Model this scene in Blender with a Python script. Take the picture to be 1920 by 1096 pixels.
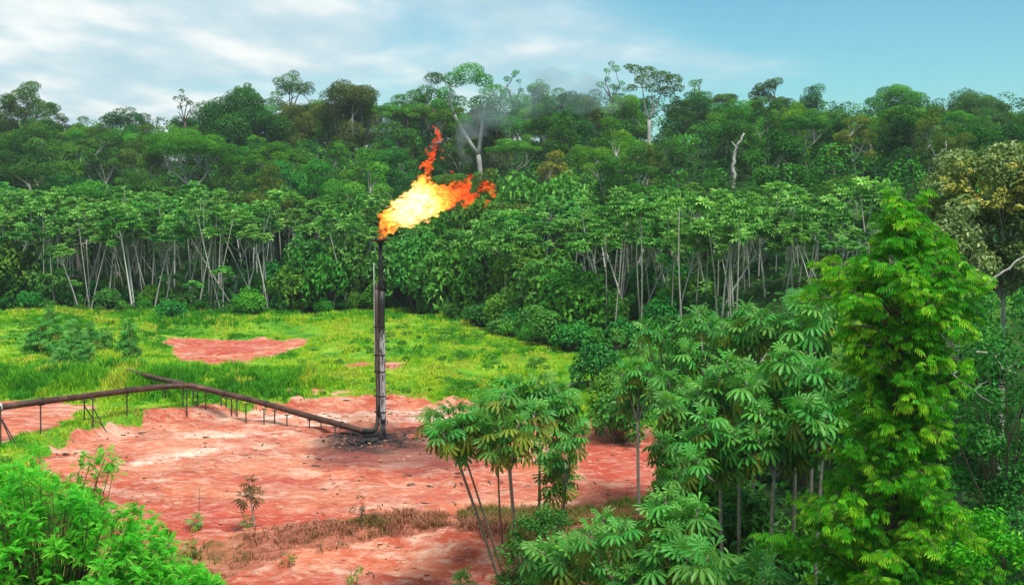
import bpy, math, random
import numpy as np
from mathutils import Vector, Matrix

for _o in list(bpy.data.objects):
    bpy.data.objects.remove(_o)
sc = bpy.context.scene
COL = sc.collection
R = math.radians

# ------------------------------------------------------------------ camera
CAM_Z, F, PITCH = 18.0, 2059.0, R(5.49)
cam_d = bpy.data.cameras.new('camera')
cam_d.sensor_width = 36.0
cam_d.lens = 36.0 * F / 1920.0
cam_d.clip_start, cam_d.clip_end = 0.5, 9000.0
cam = bpy.data.objects.new('camera', cam_d)
cam.location = (0, 0, CAM_Z)
cam.rotation_euler = (R(90) - PITCH, 0, 0)
COL.objects.link(cam)
sc.camera = cam

# ------------------------------------------------------------------ light
SUN_DIR = Vector((0.34, -0.46, 1.15)).normalized()      # towards the sun
world = bpy.data.worlds.new('World')
sc.world = world
world.use_nodes = True
wn = world.node_tree.nodes
wl = world.node_tree.links
wn.clear()


def N(nodes, kind, **kw):
    n = nodes.new(kind)
    for k, v in kw.items():
        setattr(n, k, v)
    return n


def ramp(nodes, stops, interp='LINEAR'):
    n = nodes.new('ShaderNodeValToRGB')
    cr = n.color_ramp
    cr.interpolation = interp
    while len(cr.elements) > 1:
        cr.elements.remove(cr.elements[-1])
    for i, (p, c) in enumerate(stops):
        e = cr.elements[0] if i == 0 else cr.elements.new(p)
        e.position = p
        e.color = (c[0], c[1], c[2], 1) if hasattr(c, '__len__') else (c, c, c, 1)
    return n


def build_world():
    out = N(wn, 'ShaderNodeOutputWorld')
    bg = N(wn, 'ShaderNodeBackground')
    bg.inputs['Strength'].default_value = 0.075
    sky = N(wn, 'ShaderNodeTexSky', sky_type='NISHITA', sun_disc=False)
    sky.sun_elevation = math.asin(SUN_DIR.z)
    sky.sun_rotation = math.atan2(SUN_DIR.x, SUN_DIR.y)
    sky.air_density, sky.dust_density, sky.ozone_density = 1.0, 0.6, 1.0
    tc = N(wn, 'ShaderNodeTexCoord')
    sep = N(wn, 'ShaderNodeSeparateXYZ')
    wl.new(tc.outputs['Generated'], sep.inputs[0])
    # clouds lie on a high layer: project the direction onto a plane
    den = N(wn, 'ShaderNodeMath', operation='MAXIMUM'); den.inputs[1].default_value = 0.0
    wl.new(sep.outputs['Z'], den.inputs[0])
    den2 = N(wn, 'ShaderNodeMath', operation='ADD'); den2.inputs[1].default_value = 0.09
    wl.new(den.outputs[0], den2.inputs[0])
    dx = N(wn, 'ShaderNodeMath', operation='DIVIDE')
    dy = N(wn, 'ShaderNodeMath', operation='DIVIDE')
    wl.new(sep.outputs['X'], dx.inputs[0]); wl.new(den2.outputs[0], dx.inputs[1])
    wl.new(sep.outputs['Y'], dy.inputs[0]); wl.new(den2.outputs[0], dy.inputs[1])
    com = N(wn, 'ShaderNodeCombineXYZ')
    wl.new(dx.outputs[0], com.inputs[0]); wl.new(dy.outputs[0], com.inputs[1])
    mp = N(wn, 'ShaderNodeMapping')
    mp.inputs['Rotation'].default_value = (0, 0, R(-38))
    mp.inputs['Scale'].default_value = (1.0, 0.8, 1)
    mp.inputs['Location'].default_value = (1.3, 0.4, 0)
    wl.new(com.outputs[0], mp.inputs[0])
    nz = N(wn, 'ShaderNodeTexNoise'); nz.inputs['Scale'].default_value = .75
    nz.inputs['Detail'].default_value = 6; nz.inputs['Roughness'].default_value = 0.52
    nz.inputs['Distortion'].default_value = 0.5
    wl.new(mp.outputs[0], nz.inputs['Vector'])
    # a broad bank of cloud to the west thinning to clear sky in the east
    bank = N(wn, 'ShaderNodeMapRange')
    bank.inputs['From Min'].default_value = -0.42; bank.inputs['From Max'].default_value = 0.34
    bank.inputs['To Min'].default_value = 0.46; bank.inputs['To Max'].default_value = -0.27
    wl.new(sep.outputs['X'], bank.inputs['Value'])
    add = N(wn, 'ShaderNodeMath', operation='ADD')
    wl.new(nz.outputs['Fac'], add.inputs[0]); wl.new(bank.outputs[0], add.inputs[1])
    cov = N(wn, 'ShaderNodeMapRange', interpolation_type='SMOOTHSTEP')
    cov.inputs['From Min'].default_value = 0.34; cov.inputs['From Max'].default_value = 0.74
    cov.inputs['To Max'].default_value = 0.92
    wl.new(add.outputs[0], cov.inputs['Value'])
    # cloud brightness
    nz2 = N(wn, 'ShaderNodeTexNoise'); nz2.inputs['Scale'].default_value = 1.5
    nz2.inputs['Detail'].default_value = 5
    mp2 = N(wn, 'ShaderNodeMapping'); mp2.inputs['Location'].default_value = (7.3, 2.1, 0)
    mp2.inputs['Rotation'].default_value = (0, 0, R(32)); mp2.inputs['Scale'].default_value = (1.5, 0.85, 1)
    wl.new(com.outputs[0], mp2.inputs[0]); wl.new(mp2.outputs[0], nz2.inputs['Vector'])
    cc = ramp(wn, [(0.36, (4.2, 5.7, 6.3)), (0.50, (5.2, 6.3, 6.7)), (0.66, (7.9, 8.0, 7.8))])
    wl.new(nz2.outputs['Fac'], cc.inputs[0])
    tint = N(wn, 'ShaderNodeMix', data_type='RGBA', blend_type='MULTIPLY')
    tint.inputs['Factor'].default_value = 1.0
    tint.inputs['B'].default_value = (0.57, 1.0, 1.01, 1)
    wl.new(sky.outputs[0], tint.inputs['A'])
    mix = N(wn, 'ShaderNodeMix', data_type='RGBA')
    wl.new(cov.outputs[0], mix.inputs['Factor'])
    wl.new(tint.outputs['Result'], mix.inputs['A']); wl.new(cc.outputs[0], mix.inputs['B'])
    wl.new(mix.outputs['Result'], bg.inputs['Color'])
    wl.new(bg.outputs[0], out.inputs[0])


build_world()
sun_d = bpy.data.lights.new('sun', 'SUN')
sun_d.energy = 3.5
sun_d.angle = R(20)
sun_d.color = (1.0, 0.96, 0.88)
sun = bpy.data.objects.new('sun', sun_d)
sun.rotation_euler = SUN_DIR.to_track_quat('Z', 'Y').to_euler()
sun.location = (30, -30, 80)
COL.objects.link(sun)
sc.view_settings.view_transform = 'Standard'
sc.view_settings.look = 'None'
sc.view_settings.gamma = 1.0
sc.view_settings.exposure = 0.8
sc.view_settings.use_curve_mapping = False
sc.render.engine = 'CYCLES'
sc.cycles.max_bounces = 6
sc.cycles.diffuse_bounces = 3
sc.cycles.glossy_bounces = 2
sc.cycles.transmission_bounces = 4
sc.cycles.transparent_max_bounces = 8
sc.cycles.volume_bounces = 0
sc.cycles.sample_clamp_indirect = 4.0

# ------------------------------------------------------------------ helpers
rng = np.random.default_rng(11)
random.seed(11)
cp, sp = math.cos(PITCH), math.sin(PITCH)


def ray(px, py):
    u, v = (px - 960.0) / F, (548.0 - py) / F
    return np.array([u, cp + v * sp, -sp + v * cp])


def pix(px, py, d):
    """World point on the ground distance d that the camera shows at photo pixel px, py."""
    r = ray(px, py)
    t = d / r[1]
    return np.array([r[0] * t, d, CAM_Z + r[2] * t])


def flat(px, py, z=0.0):
    r = ray(px, py)
    t = (z - CAM_Z) / r[2]
    return np.array([r[0] * t, r[1] * t])


def smooth(a, b, x):
    t = np.clip((np.asarray(x, float) - a) / (b - a), 0, 1)
    return t * t * (3 - 2 * t)


def _hash(ix, iy, iz, seed):
    h = (ix.astype(np.int64) * 374761393 + iy.astype(np.int64) * 668265263 + iz.astype(np.int64) * 2147483647 + seed * 974634777) & 0xffffffff
    h = ((h ^ (h >> 13)) * 1274126177) & 0xffffffff
    h = ((h ^ (h >> 16)) * 2246822519) & 0xffffffff
    h = h ^ (h >> 15)
    return (h & 0xffffff) / float(0xffffff)


def vnoise(x, y, z=None, seed=0):
    x = np.asarray(x, float); y = np.asarray(y, float)
    z = np.zeros_like(x) if z is None else np.asarray(z, float)
    fx, fy, fz = np.floor(x), np.floor(y), np.floor(z)
    ix, iy, iz = fx.astype(np.int64), fy.astype(np.int64), fz.astype(np.int64)
    tx, ty, tz = x - fx, y - fy, z - fz
    tx = tx * tx * (3 - 2 * tx); ty = ty * ty * (3 - 2 * ty); tz = tz * tz * (3 - 2 * tz)

    def lerp(a, b, t):
        return a + (b - a) * t
    c = [[[_hash(ix + i, iy + j, iz + k, seed) for k in (0, 1)] for j in (0, 1)] for i in (0, 1)]
    return lerp(lerp(lerp(c[0][0][0], c[0][0][1], tz), lerp(c[0][1][0], c[0][1][1], tz), ty),
                lerp(lerp(c[1][0][0], c[1][0][1], tz), lerp(c[1][1][0], c[1][1][1], tz), ty), tx)


def fbm(x, y, z=None, seed=0, oct=4, gain=0.5):
    s, a, tot, f = 0.0, 1.0, 0.0, 1.0
    for o in range(oct):
        s = s + a * vnoise(np.asarray(x) * f, np.asarray(y) * f, None if z is None else np.asarray(z) * f, seed + o * 17)
        tot += a; a *= gain; f *= 2.03
    return s / tot


def sd_poly(x, y, poly):
    """Signed distance to a polygon, negative inside."""
    x = np.asarray(x, float); y = np.asarray(y, float)
    d = np.full(x.shape, 1e18); inside = np.zeros(x.shape, bool)
    n = len(poly)
    for i in range(n):
        ax, ay = poly[i]; bx, by = poly[(i + 1) % n]
        ex, ey = bx - ax, by - ay
        t = np.clip(((x - ax) * ex + (y - ay) * ey) / (ex * ex + ey * ey + 1e-9), 0, 1)
        d = np.minimum(d, (x - ax - ex * t) ** 2 + (y - ay - ey * t) ** 2)
        cond = (ay > y) != (by > y)
        xi = ax + (y - ay) / (by - ay + 1e-12) * ex
        inside ^= cond & (x < xi)
    d = np.sqrt(d)
    return np.where(inside, -d, d)


class MB:
    """Collects geometry and links it as one mesh."""

    def __init__(self):
        self.v, self.t, self.q, self.tr, self.qm, self.tm, self.n = [], [], [], [], [], [], 0

    def add(self, v, f, tint=0.5, mat=0):
        v = np.asarray(v, float).reshape(-1, 3)
        f = np.asarray(f, np.int64)
        if len(v) == 0 or len(f) == 0:
            return
        self.v.append(v)
        self.t.append(np.broadcast_to(np.asarray(tint, float), (len(v),)))
        if f.shape[1] == 4:
            self.q.append(f + self.n); self.qm.append(np.full(len(f), mat))
        else:
            self.tr.append(f + self.n); self.tm.append(np.full(len(f), mat))
        self.n += len(v)

    def mesh(self, name, mats, smooth_shade=False):
        me = bpy.data.meshes.new(name)
        v = np.concatenate(self.v)
        q = np.concatenate(self.q) if self.q else np.zeros((0, 4), np.int64)
        t = np.concatenate(self.tr) if self.tr else np.zeros((0, 3), np.int64)
        me.vertices.add(len(v))
        me.vertices.foreach_set('co', v.astype(np.float32).ravel())
        me.loops.add(q.size + t.size)
        me.loops.foreach_set('vertex_index', np.concatenate([q.ravel(), t.ravel()]).astype(np.int32))
        me.polygons.add(len(q) + len(t))
        st = np.concatenate([np.arange(len(q)) * 4, q.size + np.arange(len(t)) * 3]).astype(np.int32)
        me.polygons.foreach_set('loop_start', st)
        mi = np.concatenate(self.qm + self.tm) if (self.qm or self.tm) else np.zeros(0)
        me.polygons.foreach_set('material_index', mi.astype(np.int32))
        me.polygons.foreach_set('use_smooth', np.full(len(q) + len(t), smooth_shade))
        at = me.attributes.new('tint', 'FLOAT', 'POINT')
        at.data.foreach_set('value', np.concatenate(self.t).astype(np.float32))
        for m in (mats if isinstance(mats, (list, tuple)) else [mats]):
            me.materials.append(m)
        me.update(calc_edges=True)
        return me


def link(name, me, parent=None, loc=None, mat=None):
    o = bpy.data.objects.new(name, me)
    COL.objects.link(o)
    if mat is not None:
        o.material_slots[0].link = 'OBJECT'
        o.material_slots[0].material = mat
    if parent is not None:
        o.parent = parent
    if loc is not None:
        o.location = loc
    return o


def tag(o, label=None, cat=None, group=None, kind=None):
    for k, v in (('label', label), ('category', cat), ('group', group), ('kind', kind)):
        if v:
            o[k] = v
    return o


def thing(name, label, cat, loc=(0, 0, 0), rz=0.0, scale=1.0, group=None):
    o = bpy.data.objects.new(name, None)
    COL.objects.link(o)
    o.empty_display_size = 0.3
    o.location = loc
    o.rotation_euler = (0, 0, rz)
    o.scale = (scale,) * 3 if not hasattr(scale, '__len__') else scale
    return tag(o, label, cat, group)


def tube(path, rad, sides=6, cap=True):
    p = np.asarray(path, float); n = len(p)
    rad = np.broadcast_to(np.asarray(rad, float), (n,))
    tan = np.gradient(p, axis=0)
    tan /= np.linalg.norm(tan, axis=1)[:, None] + 1e-9
    ref = np.array([0.0, 0, 1]) if abs(tan[:, 2]).mean() < 0.8 else np.array([1.0, 0, 0])
    a = np.cross(tan, ref); a /= np.linalg.norm(a, axis=1)[:, None] + 1e-9
    b = np.cross(tan, a)
    th = np.linspace(0, 2 * np.pi, sides, endpoint=False)
    v = p[:, None, :] + rad[:, None, None] * (np.cos(th)[None, :, None] * a[:, None, :] + np.sin(th)[None, :, None] * b[:, None, :])
    v = v.reshape(-1, 3)
    i = np.arange(n - 1)[:, None] * sides
    j = np.arange(sides)[None, :]
    k = (j + 1) % sides
    f = np.stack([i + j, i + k, i + sides + k, i + sides + j], -1).reshape(-1, 4)
    if cap:
        c0, c1 = len(v), len(v) + 1
        v = np.concatenate([v, p[:1], p[-1:]])
        jj = np.arange(sides); kk = (jj + 1) % sides
        t1 = np.stack([np.full(sides, c0), kk, jj, jj], -1)
        o = (n - 1) * sides
        t2 = np.stack([np.full(sides, c1), o + jj, o + kk, o + kk], -1)
        return v, f, np.concatenate([t1, t2])[:, :3]
    return v, f, np.zeros((0, 3), np.int64)


def add_tube(mb, path, rad, sides=6, tint=0.5, mat=0, cap=True):
    v, f, t = tube(path, rad, sides, cap)
    base = mb.n
    mb.add(v, f, tint, mat)
    if len(t):
        mb.tr.append(t + base); mb.tm.append(np.full(len(t), mat))


def add_box(mb, c, s, rot=None, tint=0.5, mat=0, bev=0.0):
    c = np.asarray(c, float); s = np.asarray(s, float) / 2
    v = np.array([[x, y, z] for x in (-1, 1) for y in (-1, 1) for z in (-1, 1)], float) * s
    if rot is not None:
        v = v @ np.asarray(rot).T
    f = [[0, 1, 3, 2], [4, 6, 7, 5], [0, 4, 5, 1], [2, 3, 7, 6], [0, 2, 6, 4], [1, 5, 7, 3]]
    mb.add(v + c, f, tint, mat)


def bez(a, b, c, n):
    t = np.linspace(0, 1, n)[:, None]
    a, b, c = map(np.asarray, (a, b, c))
    return (1 - t) ** 2 * a + 2 * t * (1 - t) * b + t * t * c


def unit(v):
    return v / (np.linalg.norm(v, axis=-1, keepdims=True) + 1e-9)


def cards(mb, cen, nrm, length, width, tint, g, mat=0, fold=0.12):
    """Folded rhombic leaf faces scattered at cen, facing nrm."""
    n = len(cen)
    nrm = unit(nrm)
    r = unit(g.normal(size=(n, 3)))
    a = unit(np.cross(nrm, r)); b = np.cross(nrm, a)
    L = (np.broadcast_to(length, (n,)) / 2)[:, None]; W = (np.broadcast_to(width, (n,)) / 2)[:, None]
    up = nrm * (L * fold * 2)
    v = np.stack([cen - a * L, cen + b * W + up, cen + a * L, cen - b * W + up], 1).reshape(-1, 3)
    f = (np.arange(n)[:, None] * 4 + np.arange(4)[None, :])
    mb.add(v, f, np.repeat(np.broadcast_to(tint, (n,)), 4), mat)


def inst(mb, tv, tf, ttint, M, pos, tint, mat=0):
    """Join copies of a template mesh: M (n,3,3), pos (n,3)."""
    n, m = len(pos), len(tv)
    v = np.einsum('nij,mj->nmi', M, tv) + pos[:, None, :]
    f = (tf[None] + (np.arange(n) * m)[:, None, None]).reshape(-1, tf.shape[1])
    t = np.clip(ttint[None, :] + np.broadcast_to(tint, (n,))[:, None], 0, 1)
    mb.add(v.reshape(-1, 3), f, t.ravel(), mat)


def frames(xdir, up):
    """Rotation matrices whose x axis is xdir and whose z axis leans to up."""
    x = unit(xdir)
    y = unit(np.cross(up, x))
    z = np.cross(x, y)
    return np.stack([x, y, z], -1)


# ------------------------------------------------------------------ materials
def new_mat(name):
    m = bpy.data.materials.new(name)
    m.use_nodes = True
    nt = m.node_tree
    nt.nodes.clear()
    out = nt.nodes.new('ShaderNodeOutputMaterial')
    return m, nt.nodes, nt.links, out


def leaf_mat(name, stops, trans=0.3, rough=0.5, var=0.3, hue=0.02, spec=0.35):
    m, ns, ls, out = new_mat(name)
    at = N(ns, 'ShaderNodeAttribute', attribute_name='tint')
    rp = ramp(ns, stops)
    ls.new(at.outputs['Fac'], rp.inputs[0])
    oi = N(ns, 'ShaderNodeObjectInfo')
    hv = N(ns, 'ShaderNodeHueSaturation')
    mv = N(ns, 'ShaderNodeMapRange'); mv.inputs['To Min'].default_value = 1 - var; mv.inputs['To Max'].default_value = 1 + var
    ls.new(oi.outputs['Random'], mv.inputs['Value'])
    w = N(ns, 'ShaderNodeTexWhiteNoise', noise_dimensions='1D')
    ls.new(oi.outputs['Random'], w.inputs['W'])
    mh = N(ns, 'ShaderNodeMapRange'); mh.inputs['To Min'].default_value = 0.5 - hue; mh.inputs['To Max'].default_value = 0.5 + hue
    ls.new(w.outputs['Value'], mh.inputs['Value'])
    ls.new(mv.outputs[0], hv.inputs['Value']); ls.new(mh.outputs[0], hv.inputs['Hue'])
    ls.new(rp.outputs[0], hv.inputs['Color'])
    pb = N(ns, 'ShaderNodeBsdfPrincipled')
    pb.inputs['Roughness'].default_value = rough
    pb.inputs['Specular IOR Level'].default_value = spec
    ls.new(hv.outputs[0], pb.inputs['Base Color'])
    tr = N(ns, 'ShaderNodeBsdfTranslucent')
    mt = N(ns, 'ShaderNodeMix', data_type='RGBA', blend_type='MULTIPLY')
    mt.inputs['Factor'].default_value = 1.0
    mt.inputs['B'].default_value = (1.5, 1.5, 0.7, 1)
    ls.new(hv.outputs[0], mt.inputs['A']); ls.new(mt.outputs['Result'], tr.inputs['Color'])
    mx = N(ns, 'ShaderNodeMixShader'); mx.inputs[0].default_value = trans
    ls.new(pb.outputs[0], mx.inputs[1]); ls.new(tr.outputs[0], mx.inputs[2])
    ls.new(mx.outputs[0], out.inputs['Surface'])
    return m


def noise_mat(name, stops, scale=(1, 1, 1), nscale=4.0, rough=0.8, metal=0.0, detail=5, bump=0.0, bscale=20.0, spec=0.3, var=0.0):
    m, ns, ls, out = new_mat(name)
    tc = N(ns, 'ShaderNodeTexCoord'); mp = N(ns, 'ShaderNodeMapping'); mp.inputs['Scale'].default_value = scale
    ls.new(tc.outputs['Object'], mp.inputs[0])
    nz = N(ns, 'ShaderNodeTexNoise'); nz.inputs['Scale'].default_value = nscale; nz.inputs['Detail'].default_value = detail
    nz.inputs['Roughness'].default_value = 0.65
    ls.new(mp.outputs[0], nz.inputs['Vector'])
    rp = ramp(ns, stops); ls.new(nz.outputs['Fac'], rp.inputs[0])
    pb = N(ns, 'ShaderNodeBsdfPrincipled'); pb.inputs['Roughness'].default_value = rough; pb.inputs['Metallic'].default_value = metal
    pb.inputs['Specular IOR Level'].default_value = spec
    col = rp.outputs[0]
    if var:
        oi = N(ns, 'ShaderNodeObjectInfo'); mv = N(ns, 'ShaderNodeMapRange')
        mv.inputs['To Min'].default_value = 1 - var; mv.inputs['To Max'].default_value = 1 + var
        hv = N(ns, 'ShaderNodeHueSaturation')
        ls.new(oi.outputs['Random'], mv.inputs['Value']); ls.new(mv.outputs[0], hv.inputs['Value']); ls.new(col, hv.inputs['Color'])
        col = hv.outputs[0]
    ls.new(col, pb.inputs['Base Color'])
    if bump:
        n2 = N(ns, 'ShaderNodeTexNoise'); n2.inputs['Scale'].default_value = bscale; n2.inputs['Detail'].default_value = 4
        ls.new(mp.outputs[0], n2.inputs['Vector'])
        bp = N(ns, 'ShaderNodeBump'); bp.inputs['Strength'].default_value = bump; bp.inputs['Distance'].default_value = 0.05
        ls.new(n2.outputs['Fac'], bp.inputs['Height']); ls.new(bp.outputs[0], pb.inputs['Normal'])
    ls.new(pb.outputs[0], out.inputs['Surface'])
    return m


G = lambda r, g, b: (r, g, b)
M_CEC = leaf_mat('cecropia_leaf', [(0, G(.024, .13, .016)), (.5, G(.062, .26, .030)), (.8, G(.19, .46, .10)), (1, G(.42, .64, .22))], 0.30, 0.45, 0.25, 0.02, 0.28)
M_CEC_OLD = leaf_mat('ageing_cecropia_leaf', [(0, G(.05, .10, .012)), (.45, G(.15, .22, .02)), (.8, G(.34, .33, .035)), (1, G(.42, .24, .04))], 0.3, 0.5, 0.3, 0.035, .2)
M_CECFAR = leaf_mat('cecropia_crown_leaf', [(0, G(.028, .13, .024)), (.5, G(.088, .285, .042)), (1, G(.26, .50, .12))], 0.25, 0.5, 0.25, 0.02, 0.2)
M_DARK = leaf_mat('dark_canopy_leaf', [(0, G(.010, .060, .010)), (.5, G(.036, .138, .017)), (1, G(.105, .29, .036))], 0.22, 0.6, 0.35, 0.03, .1)
M_MID = leaf_mat('mid_canopy_leaf', [(0, G(.020, .095, .010)), (.5, G(.062, .220, .020)), (1, G(.15, .38, .042))], 0.25, 0.6, 0.3, 0.025, .1)
M_LIGHT = leaf_mat('light_canopy_leaf', [(0, G(.040, .15, .010)), (.5, G(.090, .28, .018)), (1, G(.20, .42, .035))], 0.3, 0.6, 0.25, 0.02, .1)
M_OLIVE = leaf_mat('olive_canopy_leaf', [(0, G(.045, .085, .012)), (.5, G(.095, .16, .022)), (1, G(.19, .26, .035))], 0.25, 0.6, 0.3, 0.025, .1)
M_YEL = leaf_mat('yellow_blossom_leaf', [(0, G(.10, .12, .02)), (.45, G(.26, .28, .05)), (.75, G(.48, .45, .11)), (1, G(.66, .61, .18))], 0.25, 0.6, 0.15, 0.01, .1)
M_YOL = leaf_mat('yellow_olive_leaf', [(0, G(.06, .085, .012)), (.5, G(.19, .22, .025)), (1, G(.45, .42, .05))], 0.25, 0.6, 0.1, 0.01, .1)
M_GREY = leaf_mat('grey_olive_leaf', [(0, G(.035, .07, .016)), (.5, G(.13, .21, .05)), (.8, G(.36, .43, .17)), (1, G(.56, .60, .32))], 0.2, 0.5, 0.15, 0.01, .3)
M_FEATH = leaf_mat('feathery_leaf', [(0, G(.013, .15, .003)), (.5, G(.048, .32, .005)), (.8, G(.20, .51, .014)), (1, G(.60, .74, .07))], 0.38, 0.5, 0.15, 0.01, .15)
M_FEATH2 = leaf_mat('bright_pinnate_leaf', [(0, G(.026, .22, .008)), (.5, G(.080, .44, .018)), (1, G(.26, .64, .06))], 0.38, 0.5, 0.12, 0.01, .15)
M_BUSH = leaf_mat('bush_leaf', [(0, G(.014, .10, .012)), (.5, G(.042, .22, .024)), (1, G(.13, .40, .05))], 0.25, 0.45, 0.3, 0.025, 0.25)
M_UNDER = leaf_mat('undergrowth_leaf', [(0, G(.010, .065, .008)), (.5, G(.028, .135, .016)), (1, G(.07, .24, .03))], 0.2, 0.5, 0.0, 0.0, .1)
M_GRASS = leaf_mat('meadow_grass_blade', [(0, G(.022, .15, .010)), (.35, G(.075, .31, .012)), (.65, G(.25, .46, .015)), (.85, G(.40, .52, .025)), (1, G(.42, .38, .09))], 0.3, 0.6, 0.0, 0.0, 0.1)
M_DRY = leaf_mat('dry_grass_blade', [(0, G(.08, .14, .02)), (.30, G(.17, .15, .04)), (.6, G(.28, .11, .065)), (1, G(.40, .19, .12))], 0.2, 0.7, 0.0, 0.0, 0.1)
M_WILT = leaf_mat('wilted_leaf', [(0, G(.05, .05, .015)), (.5, G(.11, .09, .03)), (1, G(.22, .18, .06))], 0.2, 0.6, 0.2, 0.02, .1)
M_BARK = noise_mat('pale_bark', [(.3, G(.16, .145, .115)), (.55, G(.30, .285, .24)), (.75, G(.44, .42, .36))], (3, 3, .5), 2.5, var=0.3)
M_WHITEBARK = noise_mat('whitish_bark', [(.3, G(.30, .29, .25)), (.6, G(.48, .47, .42)), (.8, G(.62, .60, .54))], (3, 3, .5), 2.0, var=0.15)
M_DARKBARK = noise_mat('brown_bark', [(.3, G(.06, .045, .03)), (.6, G(.13, .10, .07)), (.8, G(.2, .16, .12))], (3, 3, .5), 2.5, var=0.2)
M_CECBARK = noise_mat('cecropia_bark', [(.3, G(.17, .145, .12)), (.55, G(.29, .26, .225)), (.8, G(.40, .37, .33))], (2, 2, 6), 2.0, var=0.2)

# ------------------------------------------------------------------ terrain
PAD = [flat(*p) for p in [(60, 872), (150, 828), (300, 792), (430, 783), (470, 778), (560, 770), (720, 766), (800, 768), (900, 778), (1050, 800), (1120, 822),
                          (1180, 815), (1222, 835), (1225, 880), (1330, 905), (1290, 940), (1110, 952), (950, 962), (800, 962), (690, 972), (520, 992), (330, 1003), (240, 1000), (190, 930)]]
PATCH = [flat(px, py, 0.9) for px, py in [(300, 632), (390, 628), (490, 630), (578, 641), (560, 655), (500, 672), (440, 686), (380, 682), (318, 668), (325, 645)]]
LEFTDIRT = [flat(px, py, 0.6) for px, py in [(-60, 762), (60, 757), (150, 762), (190, 772), (150, 795), (80, 815), (0, 835), (-80, 830)]]
LOWDIRT = [flat(px, py, -0.3) for px, py in [(380, 1060), (520, 1040), (700, 1022), (900, 1010), (960, 1030), (960, 1110), (700, 1150), (430, 1150), (340, 1100)]]
SPOTS = [(flat(550, 722, .9), 3.2, 1.3), (flat(715, 692, .9), 6.0, 1.6), (flat(445, 690, .9), 2.0, 1.4), (flat(410, 770, .8), 4.5, 1.2), (flat(250, 800, .8), 4.0, 1.0),
         (flat(30, 700, .9), 2.0, 1.0), (flat(590, 735, .9), 4.0, 1.0)]
FB = flat(716, 823)                       # foot of the flare stack


def warp(x, y, amp, sc_, seed):
    return (fbm(x / sc_, y / sc_, seed=seed, oct=3) - 0.5) * 2 * amp


def edge_y(x):
    return 148 - 40 * smooth(-16, 10, x) - 12 * smooth(10, 30, x)


def gz(x, y, detail=False):
    x = np.asarray(x, float); y = np.asarray(y, float)
    sd = sd_poly(x, y, PAD) + warp(x, y, 0.8, 4.0, 5)
    z = (0.35 + 0.6 * smooth(62, 70, y)) * smooth(-0.2, 1.0, sd)
    z = z + (fbm(x / 9, y / 9, seed=3, oct=3) - .5) * 1.5 * smooth(0.5, 6, sd)
    # bank of tall grass and mound on the left
    z = z + 0.7 * smooth(-18, -26, x) * smooth(84, 92, y) * (1 - smooth(94, 104, y))
    z = z + 0.5 * smooth(-4, -16, x) * smooth(128, 132, y) * (1 - smooth(136, 142, y))
    z = z + 0.9 * np.exp(-((x + 10) / 8) ** 2 - ((y - 116) / 10) ** 2)
    # hollow of the small bare patch
    sp_ = sd_poly(x, y, PATCH) + warp(x, y, 0.8, 4.0, 6)
    z = z - 0.35 * smooth(1.5, -2.0, sp_)
    # lower terrace in front of the pad
    low = smooth(56.5, 52.5, y + warp(x, y, 1.2, 5, 8) + 0.12 * (x + 8))
    z = z - 1.3 * low
    # wooded slope on the right, hill behind, lookout hill below the camera
    z = z + 8.0 * smooth(9, 34, x) * smooth(25, 70, y) * (1 - .8 * smooth(130, 220, y))
    ye = edge_y(x)
    hill = 27 * smooth(2, 195, y - ye) + (fbm(x / 60, y / 60, seed=9, oct=2) - .5) * 12 * smooth(30, 140, y - ye)
    hill = hill * (1 - smooth(370, 560, y))
    z = z + hill - 2.0 * smooth(40, 260, np.abs(x + 60)) * 0
    z = z + 16.2 * (1 - smooth(2, 32, y))
    if detail:
        soilw = smooth(0.8, -0.4, np.minimum(sd, sp_))
        rid = 1 - np.abs(fbm(x / 5.0 + y / 9.0, y / 1.1 - x / 7.0, seed=21, oct=4, gain=.55) - .5) * 2
        z = z + soilw * ((rid - .75) * 0.7 + (fbm(x / 1.3, y / .9, seed=31, oct=3, gain=.6) - .5) * 0.30)
        scarp = smooth(-0.6, 0.2, sd) * smooth(2.2, 0.6, sd)
        z = z + scarp * (fbm(x / .7, y / .9, seed=33, oct=3) - .5) * 0.7
        ld = smooth(0.6, -0.5, sd_poly(x, y, LOWDIRT) + warp(x, y, .8, 3, 12))
        z = z + ld * (np.abs(fbm(x / 2.2, y / 1.0, seed=35, oct=4) - .5) * 1.5 - .25)
    return z


def ground(px, py, it=14):
    """Point of the terrain that the camera shows at photo pixel px, py."""
    z = 0.5
    for _ in range(it):
        p = flat(px, py, z)
        z = 0.5 * z + 0.5 * float(gz(p[0], p[1]))
    return np.array([p[0], p[1], float(gz(p[0], p[1]))])


def soil_masks(x, y):
    w = warp(x, y, 0.9, 2.2, 41) + warp(x, y, .5, .7, 42)
    pad = sd_poly(x, y, PAD) + w * .8 - 0.7
    patch = sd_poly(x, y, PATCH) + w
    left = sd_poly(x, y, LEFTDIRT) + w * 1.4 + 0.5
    low = sd_poly(x, y, LOWDIRT) + w
    soil = np.maximum.reduce([smooth(.5, -.5, pad), smooth(.5, -.5, patch), smooth(.6, -.6, left), smooth(.5, -.5, low)])
    for (c, rx, ry) in SPOTS:
        d = np.sqrt(((x - c[0]) / rx) ** 2 + ((y - c[1]) / (ry * 2.2)) ** 2) + w * .35
        soil = np.maximum(soil, smooth(1.0, .3, d) * smooth(.42, .6, fbm(x / 1.1, y / 2.0, seed=44, oct=3)) * .9)
    # the scarp between the dry berm and the lower terrace
    return soil


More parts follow.
